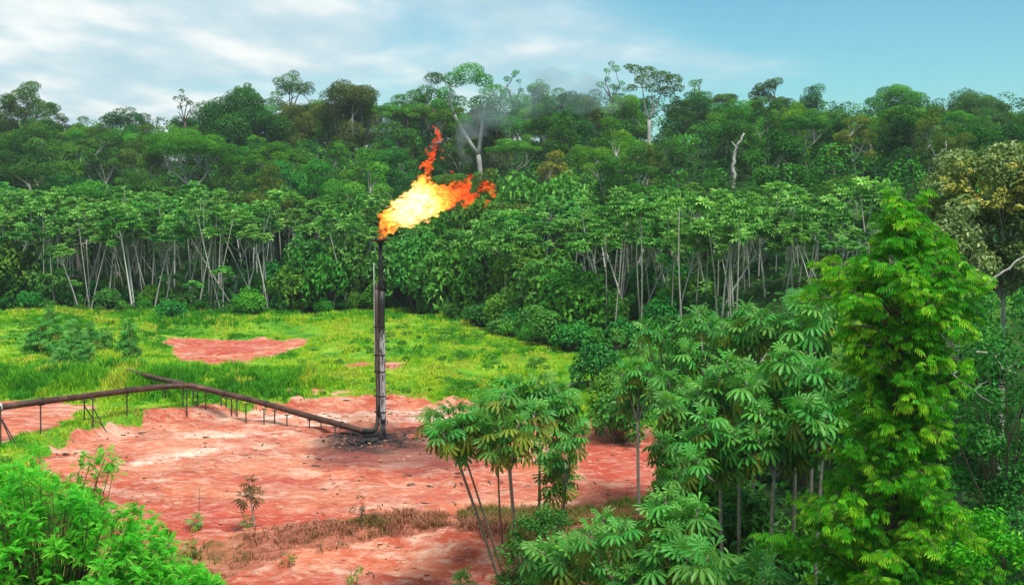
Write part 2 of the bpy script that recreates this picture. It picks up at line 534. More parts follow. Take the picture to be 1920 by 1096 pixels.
def build_terrain():
    def lines(dense0, dense1, step, outs):
        a = list(np.arange(dense0, dense1, step))
        return np.array(a)
    xs = np.concatenate([-np.geomspace(46, 900, 34)[::-1], np.arange(-44, 30, .38), np.geomspace(30.5, 900, 36)])
    ys = np.concatenate([np.array([-60, -30, -10]), np.arange(0, 40, 2.0), np.arange(40, 128, .30), np.arange(128, 170, 1.2), np.geomspace(171, 6000, 70)])
    X, Y = np.meshgrid(xs, ys)
    Z = gz(X, Y, True)
    nx, ny = len(xs), len(ys)
    i = (np.arange(ny - 1)[:, None] * nx + np.arange(nx - 1)[None, :]).ravel()
    f = np.stack([i, i + 1, i + nx + 1, i + nx], -1)
    mb = MB()
    mb.add(np.stack([X, Y, Z], -1).reshape(-1, 3), f)
    x, y = X.ravel(), Y.ravel()
    # painted facts of the ground: bare soil, soot, pale sand, forest floor, dry litter
    soil = soil_masks(x, y)
    dsoot = np.sqrt(((x - FB[0] + .6) / 4.6) ** 2 + ((y - FB[1] - .2) / 5.2) ** 2)
    soot = smooth(1.15, .35, dsoot + warp(x, y, .5, 1.5, 51))
    c2 = flat(760, 858)
    d2 = np.sqrt(((x - c2[0]) / 8.0) ** 2 + ((y - c2[1]) / 5.0) ** 2) + warp(x, y, .5, 3.0, 52)
    stain = smooth(1.1, .35, d2)
    pale = np.zeros_like(x)
    for (p0, p1, wd) in [((490, 786), (700, 779), .9), ((735, 776), (830, 775), .9), ((730, 789), (850, 786), .9), ((520, 812), (350, 818), .8), ((250, 870), (420, 842), .8), ((560, 800), (640, 790), .7)]:
        a, b = flat(*p0), flat(*p1)
        e = b - a
        t = np.clip(((x - a[0]) * e[0] + (y - a[1]) * e[1]) / (e @ e), 0, 1)
        d = np.hypot(x - a[0] - e[0] * t, y - a[1] - e[1] * t)
        pale = np.maximum(pale, smooth(wd * 1.6, wd * .3, d + warp(x, y, .8, 1.5, 54)))
    wash = np.zeros_like(x); red = np.zeros_like(x)
    for (cx, cy, rx, ry, arr) in [(420, 850, 12, 7, wash), (620, 925, 11, 3.5, wash), (900, 930, 7, 3.5, wash), (620, 785, 9, 4, wash), (300, 820, 8, 5, wash), (1180, 875, 6, 10, red), (420, 965, 8, 3.0, red), (300, 985, 4, 2.5, red), (840, 800, 5, 3, red), (850, 930, 4, 1.6, red), (600, 1075, 9, 1.6, red), (850, 1070, 5, 1.6, red), (430, 658, 7, 7, red), (500, 905, 6, 1.5, red)]:
        c = flat(cx, cy)
        arr[:] = np.maximum(arr, smooth(1.25, .2, np.sqrt(((x - c[0]) / rx) ** 2 + ((y - c[1]) / ry) ** 2) + warp(x, y, .55, 2.2, 57)))
    ye = edge_y(x)
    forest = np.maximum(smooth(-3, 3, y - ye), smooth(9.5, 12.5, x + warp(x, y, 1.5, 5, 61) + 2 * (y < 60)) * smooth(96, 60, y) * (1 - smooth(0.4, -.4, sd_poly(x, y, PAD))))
    dry = smooth(61.5, 58.5, y + .10 * (x + 8)) * smooth(-30, -12, x) * smooth(12, 4, x)
    me = mb.mesh('ground', M_GROUND, True)
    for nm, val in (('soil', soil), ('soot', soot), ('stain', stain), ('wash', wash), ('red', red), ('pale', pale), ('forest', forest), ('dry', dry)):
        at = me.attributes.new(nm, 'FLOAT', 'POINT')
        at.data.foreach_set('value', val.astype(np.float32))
    o = link('ground', me)
    tag(o, kind='structure')
    return o


def ground_mat():
    m, ns, ls, out = new_mat('ground_soil_and_turf')
    geo = N(ns, 'ShaderNodeNewGeometry')

    def noise(scale, stretch=(1, 1, 1), detail=6, rough=.6, rot=0):
        mp = N(ns, 'ShaderNodeMapping'); mp.inputs['Scale'].default_value = stretch; mp.inputs['Rotation'].default_value = (0, 0, rot)
        ls.new(geo.outputs['Position'], mp.inputs[0])
        n = N(ns, 'ShaderNodeTexNoise'); n.inputs['Scale'].default_value = scale; n.inputs['Detail'].default_value = detail; n.inputs['Roughness'].default_value = rough
        ls.new(mp.outputs[0], n.inputs['Vector'])
        return n.outputs['Fac']

    def attr(n):
        a = N(ns, 'ShaderNodeAttribute', attribute_name=n)
        return a.outputs['Fac']

    def mix(f, a, b):
        n = N(ns, 'ShaderNodeMix', data_type='RGBA')
        if isinstance(f, float):
            n.inputs['Factor'].default_value = f
        else:
            ls.new(f, n.inputs['Factor'])
        for s, v in (('A', a), ('B', b)):
            if isinstance(v, tuple):
                n.inputs[s].default_value = (*v, 1)
            else:
                ls.new(v, n.inputs[s])
        return n.outputs['Result']

    def rmp(v, stops):
        r = ramp(ns, stops); ls.new(v, r.inputs[0]); return r.outputs[0]

    def math_(op, a, b):
        n = N(ns, 'ShaderNodeMath', operation=op)
        for i, v in enumerate((a, b)):
            if isinstance(v, (int, float)):
                n.inputs[i].default_value = v
            else:
                ls.new(v, n.inputs[i])
        return n.outputs[0]
    broad = noise(.16, (1, 1.6, 1), 5)
    streak = noise(.55, (.45, 1.1, 1), 8, .68, R(9))
    fine = noise(1.5, (.7, 1.3, 1), 7, .72, R(12))
    grain = noise(2.6, (.42, 1.25, 1), 7, .8, R(10))
    dash = noise(1.1, (.5, 1.6, 1), 6, .75, R(14))
    soil = rmp(broad, [(.34, (.33, .050, .026)), (.50, (.45, .098, .050)), (.62, (.52, .155, .080)), (.74, (.55, .21, .120))])
    soil = mix(math_('MULTIPLY', rmp(streak, [(.50, 0), (.64, 1)]), .75), soil, (.66, .44, .32))
    soil = mix(math_('MULTIPLY', rmp(fine, [(.54, 0), (.70, 1)]), .55), soil, (.66, .45, .34))
    soil = mix(math_('MULTIPLY', rmp(fine, [(.34, 1), (.44, 0)]), .6), soil, (.26, .05, .034))
    soil = mix(math_('MULTIPLY', rmp(dash, [(.35, 1), (.40, 0)]), .85), soil, (.10, .035, .030))
    soil = mix(math_('MULTIPLY', attr('wash'), .22), soil, (.62, .37, .24))
    soil = mix(math_('MULTIPLY', attr('red'), .75), soil, (.40, .062, .040))
    soil = mix(math_('MULTIPLY', rmp(grain, [(.50, 0), (.68, 1)]), .55), soil, (.68, .50, .39))
    soil = mix(math_('MULTIPLY', rmp(grain, [(.32, 1), (.46, 0)]), .62), soil, (.25, .055, .038))
    pale = math_('MULTIPLY', math_('MULTIPLY', attr('pale'), .8), rmp(fine, [(.42, 0.0), (.54, 1)]))
    soil = mix(pale, soil, (.66, .53, .43))
    soil = mix(math_('MULTIPLY', attr('stain'), .72), soil, (.13, .040, .040))
    st = math_('MULTIPLY', attr('soot'), rmp(fine, [(.28, .35), (.5, 1)]))
    soil = mix(st, soil, (.022, .018, .018))
    gn = noise(.22, (1, 1.4, 1), 5)
    gf = noise(5.0, (1, 1, 1), 5, .7)
    turf = rmp(gn, [(.32, (.03, .16, .010)), (.5, (.12, .30, .014)), (.66, (.26, .40, .025))])
    turf = mix(math_('MULTIPLY', rmp(gf, [(.5, 0), (.66, 1)]), .6), turf, (.02, .07, .008))
    dryc = rmp(noise(1.4, (.6, 1.2, 1), 8, .75), [(.34, (.10, .07, .025)), (.44, (.24, .085, .05)), (.54, (.38, .12, .075)), (.66, (.50, .26, .17))])
    turf = mix(attr('dry'), turf, dryc)
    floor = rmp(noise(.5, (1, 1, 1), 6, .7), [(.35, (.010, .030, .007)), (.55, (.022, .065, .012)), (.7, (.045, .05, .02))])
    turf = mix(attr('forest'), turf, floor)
    edge = N(ns, 'ShaderNodeMapRange', interpolation_type='SMOOTHSTEP')
    edge.inputs['From Min'].default_value = .35; edge.inputs['From Max'].default_value = .65
    s2 = math_('ADD', attr('soil'), math_('MULTIPLY', math_('SUBTRACT', gf, .5), .7))
    ls.new(s2, edge.inputs['Value'])
    col = mix(edge.outputs[0], turf, soil)
    pb = N(ns, 'ShaderNodeBsdfPrincipled'); pb.inputs['Roughness'].default_value = .9; pb.inputs['Specular IOR Level'].default_value = .15
    ls.new(col, pb.inputs['Base Color'])
    bp = N(ns, 'ShaderNodeBump'); bp.inputs['Strength'].default_value = 1.0; bp.inputs['Distance'].default_value = .22
    ls.new(math_('ADD', math_('ADD', streak, math_('MULTIPLY', fine, .6)), math_('MULTIPLY', grain, .45)), bp.inputs['Height']); ls.new(bp.outputs[0], pb.inputs['Normal'])
    ls.new(pb.outputs[0], out.inputs['Surface'])
    return m


M_GROUND = ground_mat()
build_terrain()

# ------------------------------------------------------------------ flare stack
M_SOOTPIPE, _ns, _ls, _out = new_mat('weathered_steel_with_soot')
_tc = N(_ns, 'ShaderNodeTexCoord'); _sp = N(_ns, 'ShaderNodeSeparateXYZ'); _ls.new(_tc.outputs['Object'], _sp.inputs[0])
_mp = N(_ns, 'ShaderNodeMapping'); _mp.inputs['Scale'].default_value = (3, 3, .55); _ls.new(_tc.outputs['Object'], _mp.inputs[0])
_nz = N(_ns, 'ShaderNodeTexNoise'); _nz.inputs['Scale'].default_value = 2.2; _nz.inputs['Detail'].default_value = 6; _nz.inputs['Roughness'].default_value = .7
_ls.new(_mp.outputs[0], _nz.inputs['Vector'])
_mr = N(_ns, 'ShaderNodeMapRange'); _mr.inputs['From Min'].default_value = 7.0; _mr.inputs['From Max'].default_value = 10.4
_mr.inputs['To Min'].default_value = -.10; _mr.inputs['To Max'].default_value = .34
_ls.new(_sp.outputs['Z'], _mr.inputs['Value'])
_ad = N(_ns, 'ShaderNodeMath', operation='ADD'); _ls.new(_nz.outputs['Fac'], _ad.inputs[0]); _ls.new(_mr.outputs[0], _ad.inputs[1])
_rp = ramp(_ns, [(.30, (.50, .50, .53)), (.41, (.36, .35, .37)), (.46, (.12, .10, .095)), (.54, (.022, .020, .020))]); _ls.new(_ad.outputs[0], _rp.inputs[0])
_pb = N(_ns, 'ShaderNodeBsdfPrincipled'); _pb.inputs['Roughness'].default_value = .55; _pb.inputs['Metallic'].default_value = .25
_ls.new(_rp.outputs[0], _pb.inputs['Base Color']); _ls.new(_pb.outputs[0], _out.inputs['Surface'])
M_BLACK = noise_mat('sooty_steel', [(.35, G(.010, .010, .011)), (.7, G(.03, .027, .026))], (3, 3, 1), 3.0, .6, .2)
M_BROWNPIPE = noise_mat('brown_rusted_pipe', [(.3, G(.035, .018, .014)), (.52, G(.075, .034, .025)), (.68, G(.14, .075, .05)), (.8, G(.22, .15, .11))], (1, 1, 1), 1.1, .55, .1, bump=.3, bscale=12)
M_RISER = noise_mat('brown_riser', [(.3, G(.03, .024, .022)), (.55, G(.085, .062, .05)), (.75, G(.20, .16, .14))], (3, 3, .5), 2.0, .6, .1)
M_POST = noise_mat('dark_post_steel', [(.3, G(.03, .025, .022)), (.7, G(.085, .065, .055))], (1, 1, 1), 3.0, .7, .1)
M_PALEPIPE = noise_mat('pale_galvanised_steel', [(.3, G(.32, .32, .31)), (.7, G(.55, .55, .54))], (1, 1, 1), 3.0, .5, .2)
M_CHAR = noise_mat('charred_rubble', [(.3, G(.012, .011, .011)), (.6, G(.035, .03, .03)), (.8, G(.10, .07, .06))], (1, 1, 1), 2.0, .9)

FZ = float(gz(FB[0], FB[1]))
FD = FB[1]
MPP = FD / F                                              # metres per photo pixel at the flare


def zat(py, d=None):
    return pix(716, py, d or FD)[2] - FZ


def ring(mb, z, r, h, sides=14, x=0, y=0):
    add_tube(mb, [(x, y, z), (x, y, z + h)], r, sides)


def build_flare():
    root = thing('flare_stack', 'tall sooty steel gas flare stack on red dirt with flame at its tip', 'flare stack', (FB[0], FB[1], FZ))
    ztop, zmid = zat(456), zat(545)
    x_main = (718.5 - 716) * MPP
    mb = MB(); add_tube(mb, [(x_main, 0, .1 + (zmid - .1) * t) for t in np.linspace(0, 1, 12)], .215, 16)
    link('main_pipe', mb.mesh('main_pipe', M_SOOTPIPE, True), root)
    mb = MB(); add_tube(mb, [(x_main, 0, zmid), (x_main - .02, 0, zmid + .35), (x_main - .04, 0, (zmid + ztop) / 2), (x_main - .05, 0, ztop)], [.215, .165, .155, .155], 14)
    link('upper_pipe', mb.mesh('upper_pipe', M_BLACK, True), root)
    mb = MB()
    add_tube(mb, [(x_main - .05, 0, ztop - .02), (x_main - .05, 0, ztop + .12), (x_main - .05, 0, ztop + .24), (x_main - .05, 0, ztop + .29)], [.17, .34, .66, .70], 18)
    link('flare_tip', mb.mesh('flare_tip', M_BLACK, True), root)
    x_r = (709.0 - 716) * MPP
    mb = MB(); add_tube(mb, [(x_r, .05, z) for z in np.linspace(zat(782), zat(542), 8)], .145, 12)
    add_tube(mb, [(x_r, .05, zat(542)), (x_r + .02, .05, zat(538)), (x_r + .02, .05, zat(530))], [.145, .11, .06], 12)
    link('riser_pipe', mb.mesh('riser_pipe', M_RISER, True), root)
    mb = MB(); add_tube(mb, [(x_r - .17, .0, z) for z in np.linspace(zat(700), zat(492), 6)], .032, 6)
    link('pilot_line', mb.mesh('pilot_line', M_PALEPIPE, True), root)
    for py in (612, 665, 696, 742, 772):                   # clamps that hold the pipes together
        mb = MB(); z = zat(py)
        add_box(mb, ((x_main + x_r) / 2 - .03, -.02, z), (.78, .10, .07)); add_box(mb, ((x_main + x_r) / 2 - .03, .16, z), (.78, .05, .07))
        ring(mb, z - .04, .235, .08, 14, x_main); ring(mb, z - .04, .165, .08, 12, x_r, .05)
        link('clamp', mb.mesh('clamp', M_BLACK), root)
    for py in (470, 497, 522, 625, 640, 676, 688, 701, 718, 733, 746, 765):   # climbing pegs
        mb = MB(); z = zat(py)
        r0 = .15 if py < 540 else .2
        add_tube(mb, [(x_main + r0, -.04, z), (x_main + r0 + .28, -.05, z)], .028, 6)
        add_tube(mb, [(x_main + r0 + .26, -.05, z - .01), (x_main + r0 + .27, -.05, z + .08)], .026, 6)
        link('climbing_peg', mb.mesh('climbing_peg', M_POST), root)
    mb = MB()                                              # valve with hand wheel near the foot
    zv = zat(788)
    add_tube(mb, [(x_main - .06, -.2, zv), (x_main + .12, -.42, zv)], [.16, .15], 12)
    th = np.linspace(0, 2 * np.pi, 17)
    cw = np.array([x_main + .2, -.52, zv])
    add_tube(mb, [cw + .2 * np.array([math.cos(a), .55 * math.cos(a) * 0, math.sin(a)]) for a in th], .035, 6, cap=False)
    for a in (0, math.pi / 2):
        add_tube(mb, [cw - .2 * np.array([math.cos(a), 0, math.sin(a)]), cw + .2 * np.array([math.cos(a), 0, math.sin(a)])], .022, 5)
    add_tube(mb, [cw, (x_main + .1, -.4, zv)], .03, 6)
    link('valve', mb.mesh('valve', M_BLACK, True), root)
    mb = MB(); ring(mb, .02, .34, .09, 18, x_main); ring(mb, .11, .30, .05, 18, x_main)
    for k in range(8):
        a = k * math.pi / 4
        add_tube(mb, [(x_main + .29 * math.cos(a), .29 * math.sin(a), .1), (x_main + .29 * math.cos(a), .29 * math.sin(a), .2)], .025, 6)
    link('base_flange', mb.mesh('base_flange', M_BLACK), root)
    mb = MB(); add_box(mb, (x_main - .1, .05, -.12), (1.5, 1.2, .26)); link('footing', mb.mesh('footing', M_CHAR), root)
    return root


build_flare()


def build_pipes():
    def P(px, py, pyg):
        """Point at pixel height py above the ground point that shows at pixel pyg."""
        g = ground(px, pyg)
        return pix(px, py, g[1])
    pts = [P(-60, 772, 856), P(0, 763, 832), P(80, 752, 813), P(170, 741, 797), P(238, 732, 781), P(300, 725, 771), P(345, 722, 766)]
    bend = pts[-1]
    a2 = [bend, P(365, 724, 768), P(420, 737, 777), P(500, 757, 794), P(580, 780, 805), P(640, 796, 815), P(683, 808, 821)]

    def subd(p, n=4):
        p = np.array(p); out = []
        for i in range(len(p) - 1):
            p0, p1, p2, p3 = p[max(i - 1, 0)], p[i], p[i + 1], p[min(i + 2, len(p) - 1)]
            for t in np.linspace(0, 1, n, endpoint=False):
                out.append(.5 * (2 * p1 + (p2 - p0) * t + (2 * p0 - 5 * p1 + 4 * p2 - p3) * t * t + (3 * p1 - p0 - 3 * p2 + p3) * t ** 3))
        out.append(p[-1])
        return np.array(out)
    root = thing('gas_pipeline', 'long brown rusted pipe on thin posts bending towards the flare stack', 'pipeline', bend)
    rad = .225
    mb = MB(); add_tube(mb, subd(pts) - bend, rad, 14); link('pipe_run', mb.mesh('pipe_run', M_BROWNPIPE, True), root)
    end = a2[-1]
    mb = MB(); add_tube(mb, subd(a2) - bend, rad, 14); link('pipe_run', mb.mesh('pipe_run', M_BROWNPIPE, True), root)
    # reducer, elbow and riser connection at the stack
    e1 = P(697, 809, 826); e2 = pix(707, 797, FD + .05); e3 = pix(708.8, 780, FD + .05)
    mb = MB(); path = np.concatenate([np.array([end]), bez(end + (e1 - end) * .6, e1 + np.array([.25, 0, -.05]), e2, 7), np.array([e3])])
    add_tube(mb, path - bend, [.226, .19, .17, .165, .16, .155, .15, .15, .15], 12); link('elbow', mb.mesh('elbow', M_BLACK, True), root)
    for p in (pts[3], pts[5], a2[3], a2[5]):
        pass
    for arr, idx in ((pts, (2, 4)), (a2, (2, 3, 5))):
        for i in idx:
            t = unit(np.array(arr[i + 1 if i + 1 < len(arr) else i]) - np.array(arr[i - 1]))
            c = np.array(arr[i]) - bend
            mb = MB()
            for o_ in (-.035, .035):
                add_tube(mb, [c + t * (o_ - .022), c + t * (o_ + .022)], .275, 16)
            sx_ = unit(np.cross(t, np.array([0, 0, 1.0]))); sz_ = np.cross(sx_, t)
            for k in range(8):
                q = c + .25 * (sx_ * math.cos(k * .785) + sz_ * math.sin(k * .785))
                add_tube(mb, [q - t * .085, q + t * .085], .018, 5)
            link('flange', mb.mesh('flange', M_POST), root)
    # insulated joint at the left edge
    j0, j1 = P(-6, 764, 833), P(5, 762, 831)
    mb = MB(); add_tube(mb, [j0 - bend, (j0 * .5 + j1 * .5) - bend, j1 - bend], [.25, .30, .25], 14); link('joint_wrap', mb.mesh('joint_wrap', M_PALEPIPE, True), root)
    posts = [(1, 768, 838), (76, 759, 814), (158, 750, 792), (174, 748, 799), (238, 741, 778), (309, 732, 746), (343, 729, 760), (350, 730, 770), (362, 731, 759), (370, 732, 765),
             (386, 736, 778), (415, 744, 775), (424, 746, 774), (434, 748, 764), (444, 750, 765), (461, 757, 792), (495, 766, 797), (515, 769, 795), (538, 777, 801), (580, 787, 806), (602, 791, 805), (628, 800, 818)]
    for (px, yt, yb) in posts:
        g = ground(px, yb); t = pix(px, yt, g[1])
        mb = MB()
        add_tube(mb, [g - bend - np.array([0, 0, .3]), t - bend], .05, 6)
        add_box(mb, t - bend + np.array([0, 0, .0]), (.34, .16, .06))
        link('support_post', mb.mesh('support_post', M_POST), root)
    for (x0, y0, x1, y1) in ((158, 760, 184, 792), (174, 763, 203, 798), (2, 785, 24, 828), (3, 785, 32, 830)):
        g = ground(x1, y1); t = pix(x0, y0, g[1])
        mb = MB(); add_tube(mb, [g - bend - np.array([0, 0, .2]), t - bend], .045, 6); link('brace', mb.mesh('brace', M_POST), root)
    # the branch line that comes out of the tall grass
    b0, b1 = P(236, 694, 716), P(300, 710, 735)
    r2 = thing('branch_pipe', 'shorter brown pipe coming out of tall grass to join the long pipeline', 'pipe', b0)
    bt = bend + np.array([-.2, .5, .02])
    mb = MB(); add_tube(mb, np.array([b0, b1 * .5 + b0 * .5, b1, b1 * .4 + bt * .6, bt]) - b0, .2, 12); link('pipe_run', mb.mesh('branch_run', M_BROWNPIPE, True), r2)
    for (px, yt, yb) in ((272, 709, 724), (290, 713, 728), (312, 717, 731)):
        g = ground(px, yb); t = pix(px, yt, g[1])
        mb = MB(); add_tube(mb, [g - b0 - np.array([0, 0, .3]), t - b0], .045, 6); add_box(mb, t - b0, (.3, .14, .06)); link('support_post', mb.mesh('support_post', M_POST), r2)


build_pipes()


def lump(g, r, n=1):
    """An uneven stone of 20 faces."""
    t = (1 + 5 ** .5) / 2
    v = unit(np.array([(-1, t, 0), (1, t, 0), (-1, -t, 0), (1, -t, 0), (0, -1, t), (0, 1, t), (0, -1, -t), (0, 1, -t), (t, 0, -1), (t, 0, 1), (-t, 0, -1), (-t, 0, 1)], float))
    f = np.array([(0, 11, 5), (0, 5, 1), (0, 1, 7), (0, 7, 10), (0, 10, 11), (1, 5, 9), (5, 11, 4), (11, 10, 2), (10, 7, 6), (7, 1, 8), (3, 9, 4), (3, 4, 2), (3, 2, 6), (3, 6, 8), (3, 8, 9), (4, 9, 5), (2, 4, 11), (6, 2, 10), (8, 6, 7), (9, 8, 1)])
    v = v * (1 + g.uniform(-.3, .3, (12, 1))) * np.array([1.2, .9, .7]) * r
    return v, f


def build_rubble():
    g = np.random.default_rng(5)
    # charred lumps heaped round the foot of the stack: each big one a thing, the small ones a mass
    for k in range(16):
        px = 672 + g.random() * 66; py = 818 + g.random() * 16
        p = ground(px, py)
        v, f = lump(g, .14 + .22 * g.random() ** 2)
        mb = MB(); mb.add(v, f)
        o = link('charred_lump', mb.mesh('charred_lump', M_CHAR), None, (p[0], p[1], p[2] + .05))
        o.rotation_euler = (0, 0, g.random() * 6)
        tag(o, 'black charred lump in the soot heap at the stack foot', 'rubble', 'charred lumps at the stack foot')
    mb = MB()
    for k in range(420):
        a, r = g.random() * 6.28, 3.8 * g.random() ** .7
        x, y = FB[0] - .6 + r * math.cos(a), FB[1] - .2 + r * .75 * math.sin(a)
        v, f = lump(g, .03 + .09 * g.random() ** 2)
        mb.add(v + np.array([x, y, float(gz(x, y, True)) + .02]), f)
    tag(link('soot_rubble', mb.mesh('soot_rubble', M_CHAR)), kind='stuff')
    # crumbs of dry clay on the pad
    mb = MB()
    n = 5200
    xs = g.uniform(-33, 14, n); ys = g.uniform(50, 96, n)
    ok = (soil_masks(xs, ys) > .6) & (fbm(xs / 3, ys / 2, seed=70) > .47)
    xs, ys = xs[ok], ys[ok]
    zs = gz(xs, ys, True)
    for x, y, z in zip(xs, ys, zs):
        v, f = lump(g, .025 + .10 * g.random() ** 3)
        mb.add(v + np.array([x, y, z]), f, g.random())
    tag(link('clay_crumbs', mb.mesh('clay_crumbs', M_CLAY)), kind='stuff')


def build_debris():
    g = np.random.default_rng(15)
    mb = MB()
    n = 1500
    xs = g.uniform(-33, 14, n); ys = g.uniform(50, 92, n)
    ok = (soil_masks(xs, ys) > .6) & (fbm(xs / 4, ys / 3, seed=71) > .5)
    for x, y, z in zip(xs[ok], ys[ok], gz(xs[ok], ys[ok], True)):
        v, f = lump(g, .05 + .08 * g.random() ** 2)
        a = g.random() * 3.14
        v = v * np.array([2.2, .6, .8])
        v = v @ np.array([[math.cos(a), math.sin(a), 0], [-math.sin(a), math.cos(a), 0], [0, 0, 1]])
        mb.add(v + np.array([x, y, z + .01]), f)
    tag(link('wood_debris', mb.mesh('wood_debris', M_DARKBARK)), kind='stuff')


build_debris()
M_CLAY = noise_mat('clay_crumb', [(.3, G(.26, .075, .045)), (.5, G(.45, .17, .10)), (.7, G(.62, .38, .28))], (1, 1, 1), .6, .95)
build_rubble()

# ------------------------------------------------------------------ flame and smoke
def flame_mat():
    m, ns, ls, out = new_mat('gas_flame')
    tc = N(ns, 'ShaderNodeTexCoord')
    sep = N(ns, 'ShaderNodeSeparateXYZ'); ls.new(tc.outputs['Object'], sep.inputs[0])
    mp = N(ns, 'ShaderNodeMapping'); mp.inputs['Rotation'].default_value = (0, R(35), 0); mp.inputs['Scale'].default_value = (.8, 1.1, 1.5)
    ls.new(tc.outputs['Object'], mp.inputs[0])
    nz = N(ns, 'ShaderNodeTexNoise'); nz.inputs['Scale'].default_value = 1.9; nz.inputs['Detail'].default_value = 5; nz.inputs['Distortion'].default_value = 1.8
    ls.new(mp.outputs[0], nz.inputs['Vector'])
    # the gas is hottest just above the tip and cools downwind
    dist = N(ns, 'ShaderNodeVectorMath', operation='DISTANCE'); dist.inputs[1].default_value = (2.3, 0, 2.2)
    ls.new(tc.outputs['Object'], dist.inputs[0])
    hot = N(ns, 'ShaderNodeMapRange', interpolation_type='SMOOTHSTEP')
    hot.inputs['From Min'].default_value = .8; hot.inputs['From Max'].default_value = 4.3
    hot.inputs['To Min'].default_value = 1; hot.inputs['To Max'].default_value = 0
    ls.new(dist.outputs['Value'], hot.inputs['Value'])
    col = ramp(ns, [(0, (1, .045, .006)), (.40, (1, .13, .012)), (.75, (1, .32, .04)), (1, (1, .52, .17))])
    ls.new(hot.outputs[0], col.inputs[0])
    den = N(ns, 'ShaderNodeMapRange'); den.inputs['From Min'].default_value = .44; den.inputs['From Max'].default_value = .62
    den.inputs['To Min'].default_value = .05; den.inputs['To Max'].default_value = 4.2
    ls.new(nz.outputs['Fac'], den.inputs['Value'])
    am = N(ns, 'ShaderNodeMapRange'); am.inputs['To Min'].default_value = .75; am.inputs['To Max'].default_value = 1.5
    ls.new(hot.outputs[0], am.inputs['Value'])
    mu = N(ns, 'ShaderNodeMath', operation='MULTIPLY'); ls.new(den.outputs[0], mu.inputs[0]); ls.new(am.outputs[0], mu.inputs[1])
    em = N(ns, 'ShaderNodeEmission'); ls.new(col.outputs[0], em.inputs['Color']); ls.new(mu.outputs[0], em.inputs['Strength'])
    ab = N(ns, 'ShaderNodeVolumeAbsorption'); ab.inputs['Color'].default_value = (.3, .15, .1, 1); ab.inputs['Density'].default_value = .9
    ad = N(ns, 'ShaderNodeAddShader'); ls.new(em.outputs[0], ad.inputs[0]); ls.new(ab.outputs[0], ad.inputs[1])
    ls.new(ad.outputs[0], out.inputs['Volume'])
    try:
        m.cycles.volume_step_rate = 0.12
    except Exception:
        pass
    return m


def blob_mesh(name, balls, voxel, amp, scale, seed, origin):
    """Union of balls (px, py, r_px, depth) turned into one turbulent closed surface."""
    me = bpy.data.meshes.new(name)
    mb = MB()
    nu, nv = 14, 9
    for (px, py, r, dd) in balls:
        c = pix(px, py, FD + dd) - origin
        th = np.linspace(0, 2 * np.pi, nu, endpoint=False); ph = np.linspace(0, np.pi, nv)[1:-1]
        s = np.stack([np.outer(np.sin(ph), np.cos(th)), np.outer(np.sin(ph), np.sin(th)), np.outer(np.cos(ph), np.ones(nu))], -1).reshape(-1, 3)
        v = np.concatenate([s, [[0, 0, 1], [0, 0, -1]]]) * r * MPP + c
        q = [[i * nu + j, (i + 1) * nu + j, (i + 1) * nu + (j + 1) % nu, i * nu + (j + 1) % nu] for i in range(nv - 3) for j in range(nu)]
        a, b = len(s), len(s) + 1
        t = [[a, j, (j + 1) % nu] for j in range(nu)] + [[b, (nv - 3) * nu + (j + 1) % nu, (nv - 3) * nu + j] for j in range(nu)]
        base = mb.n
        mb.add(v, q)
        mb.tr.append(np.array(t) + base); mb.tm.append(np.zeros(len(t)))
    tmp = link(name + '_tmp', mb.mesh(name + '_tmp', []))
    md = tmp.modifiers.new('r', 'REMESH'); md.mode = 'VOXEL'; md.voxel_size = voxel
    dg = bpy.context.evaluated_depsgraph_get()
    me = bpy.data.meshes.new_from_object(tmp.evaluated_get(dg))
    bpy.data.objects.remove(tmp)
    n = len(me.vertices)
    co = np.zeros(n * 3, np.float32); me.vertices.foreach_get('co', co); co = co.reshape(-1, 3).astype(float)
    nr = np.zeros(n * 3, np.float32); me.vertices.foreach_get('normal', nr); nr = nr.reshape(-1, 3).astype(float)
    p = co / scale
    w = np.stack([fbm(p[:, 0] * .6, p[:, 1] * .6, p[:, 2] * .6, seed + k) - .5 for k in (1, 2, 3)], -1) * 1.6
    q = p + w
    d = np.abs(fbm(q[:, 0], q[:, 1], q[:, 2], seed + 9, 4, .55) - .5) * 2
    co2 = co + nr * ((d - .32) * amp)[:, None] + w * amp * .35
    me.vertices.foreach_set('co', co2.astype(np.float32).ravel())
    me.polygons.foreach_set('use_smooth', np.ones(len(me.polygons), bool))
    me.update()
    me.name = name
    return me


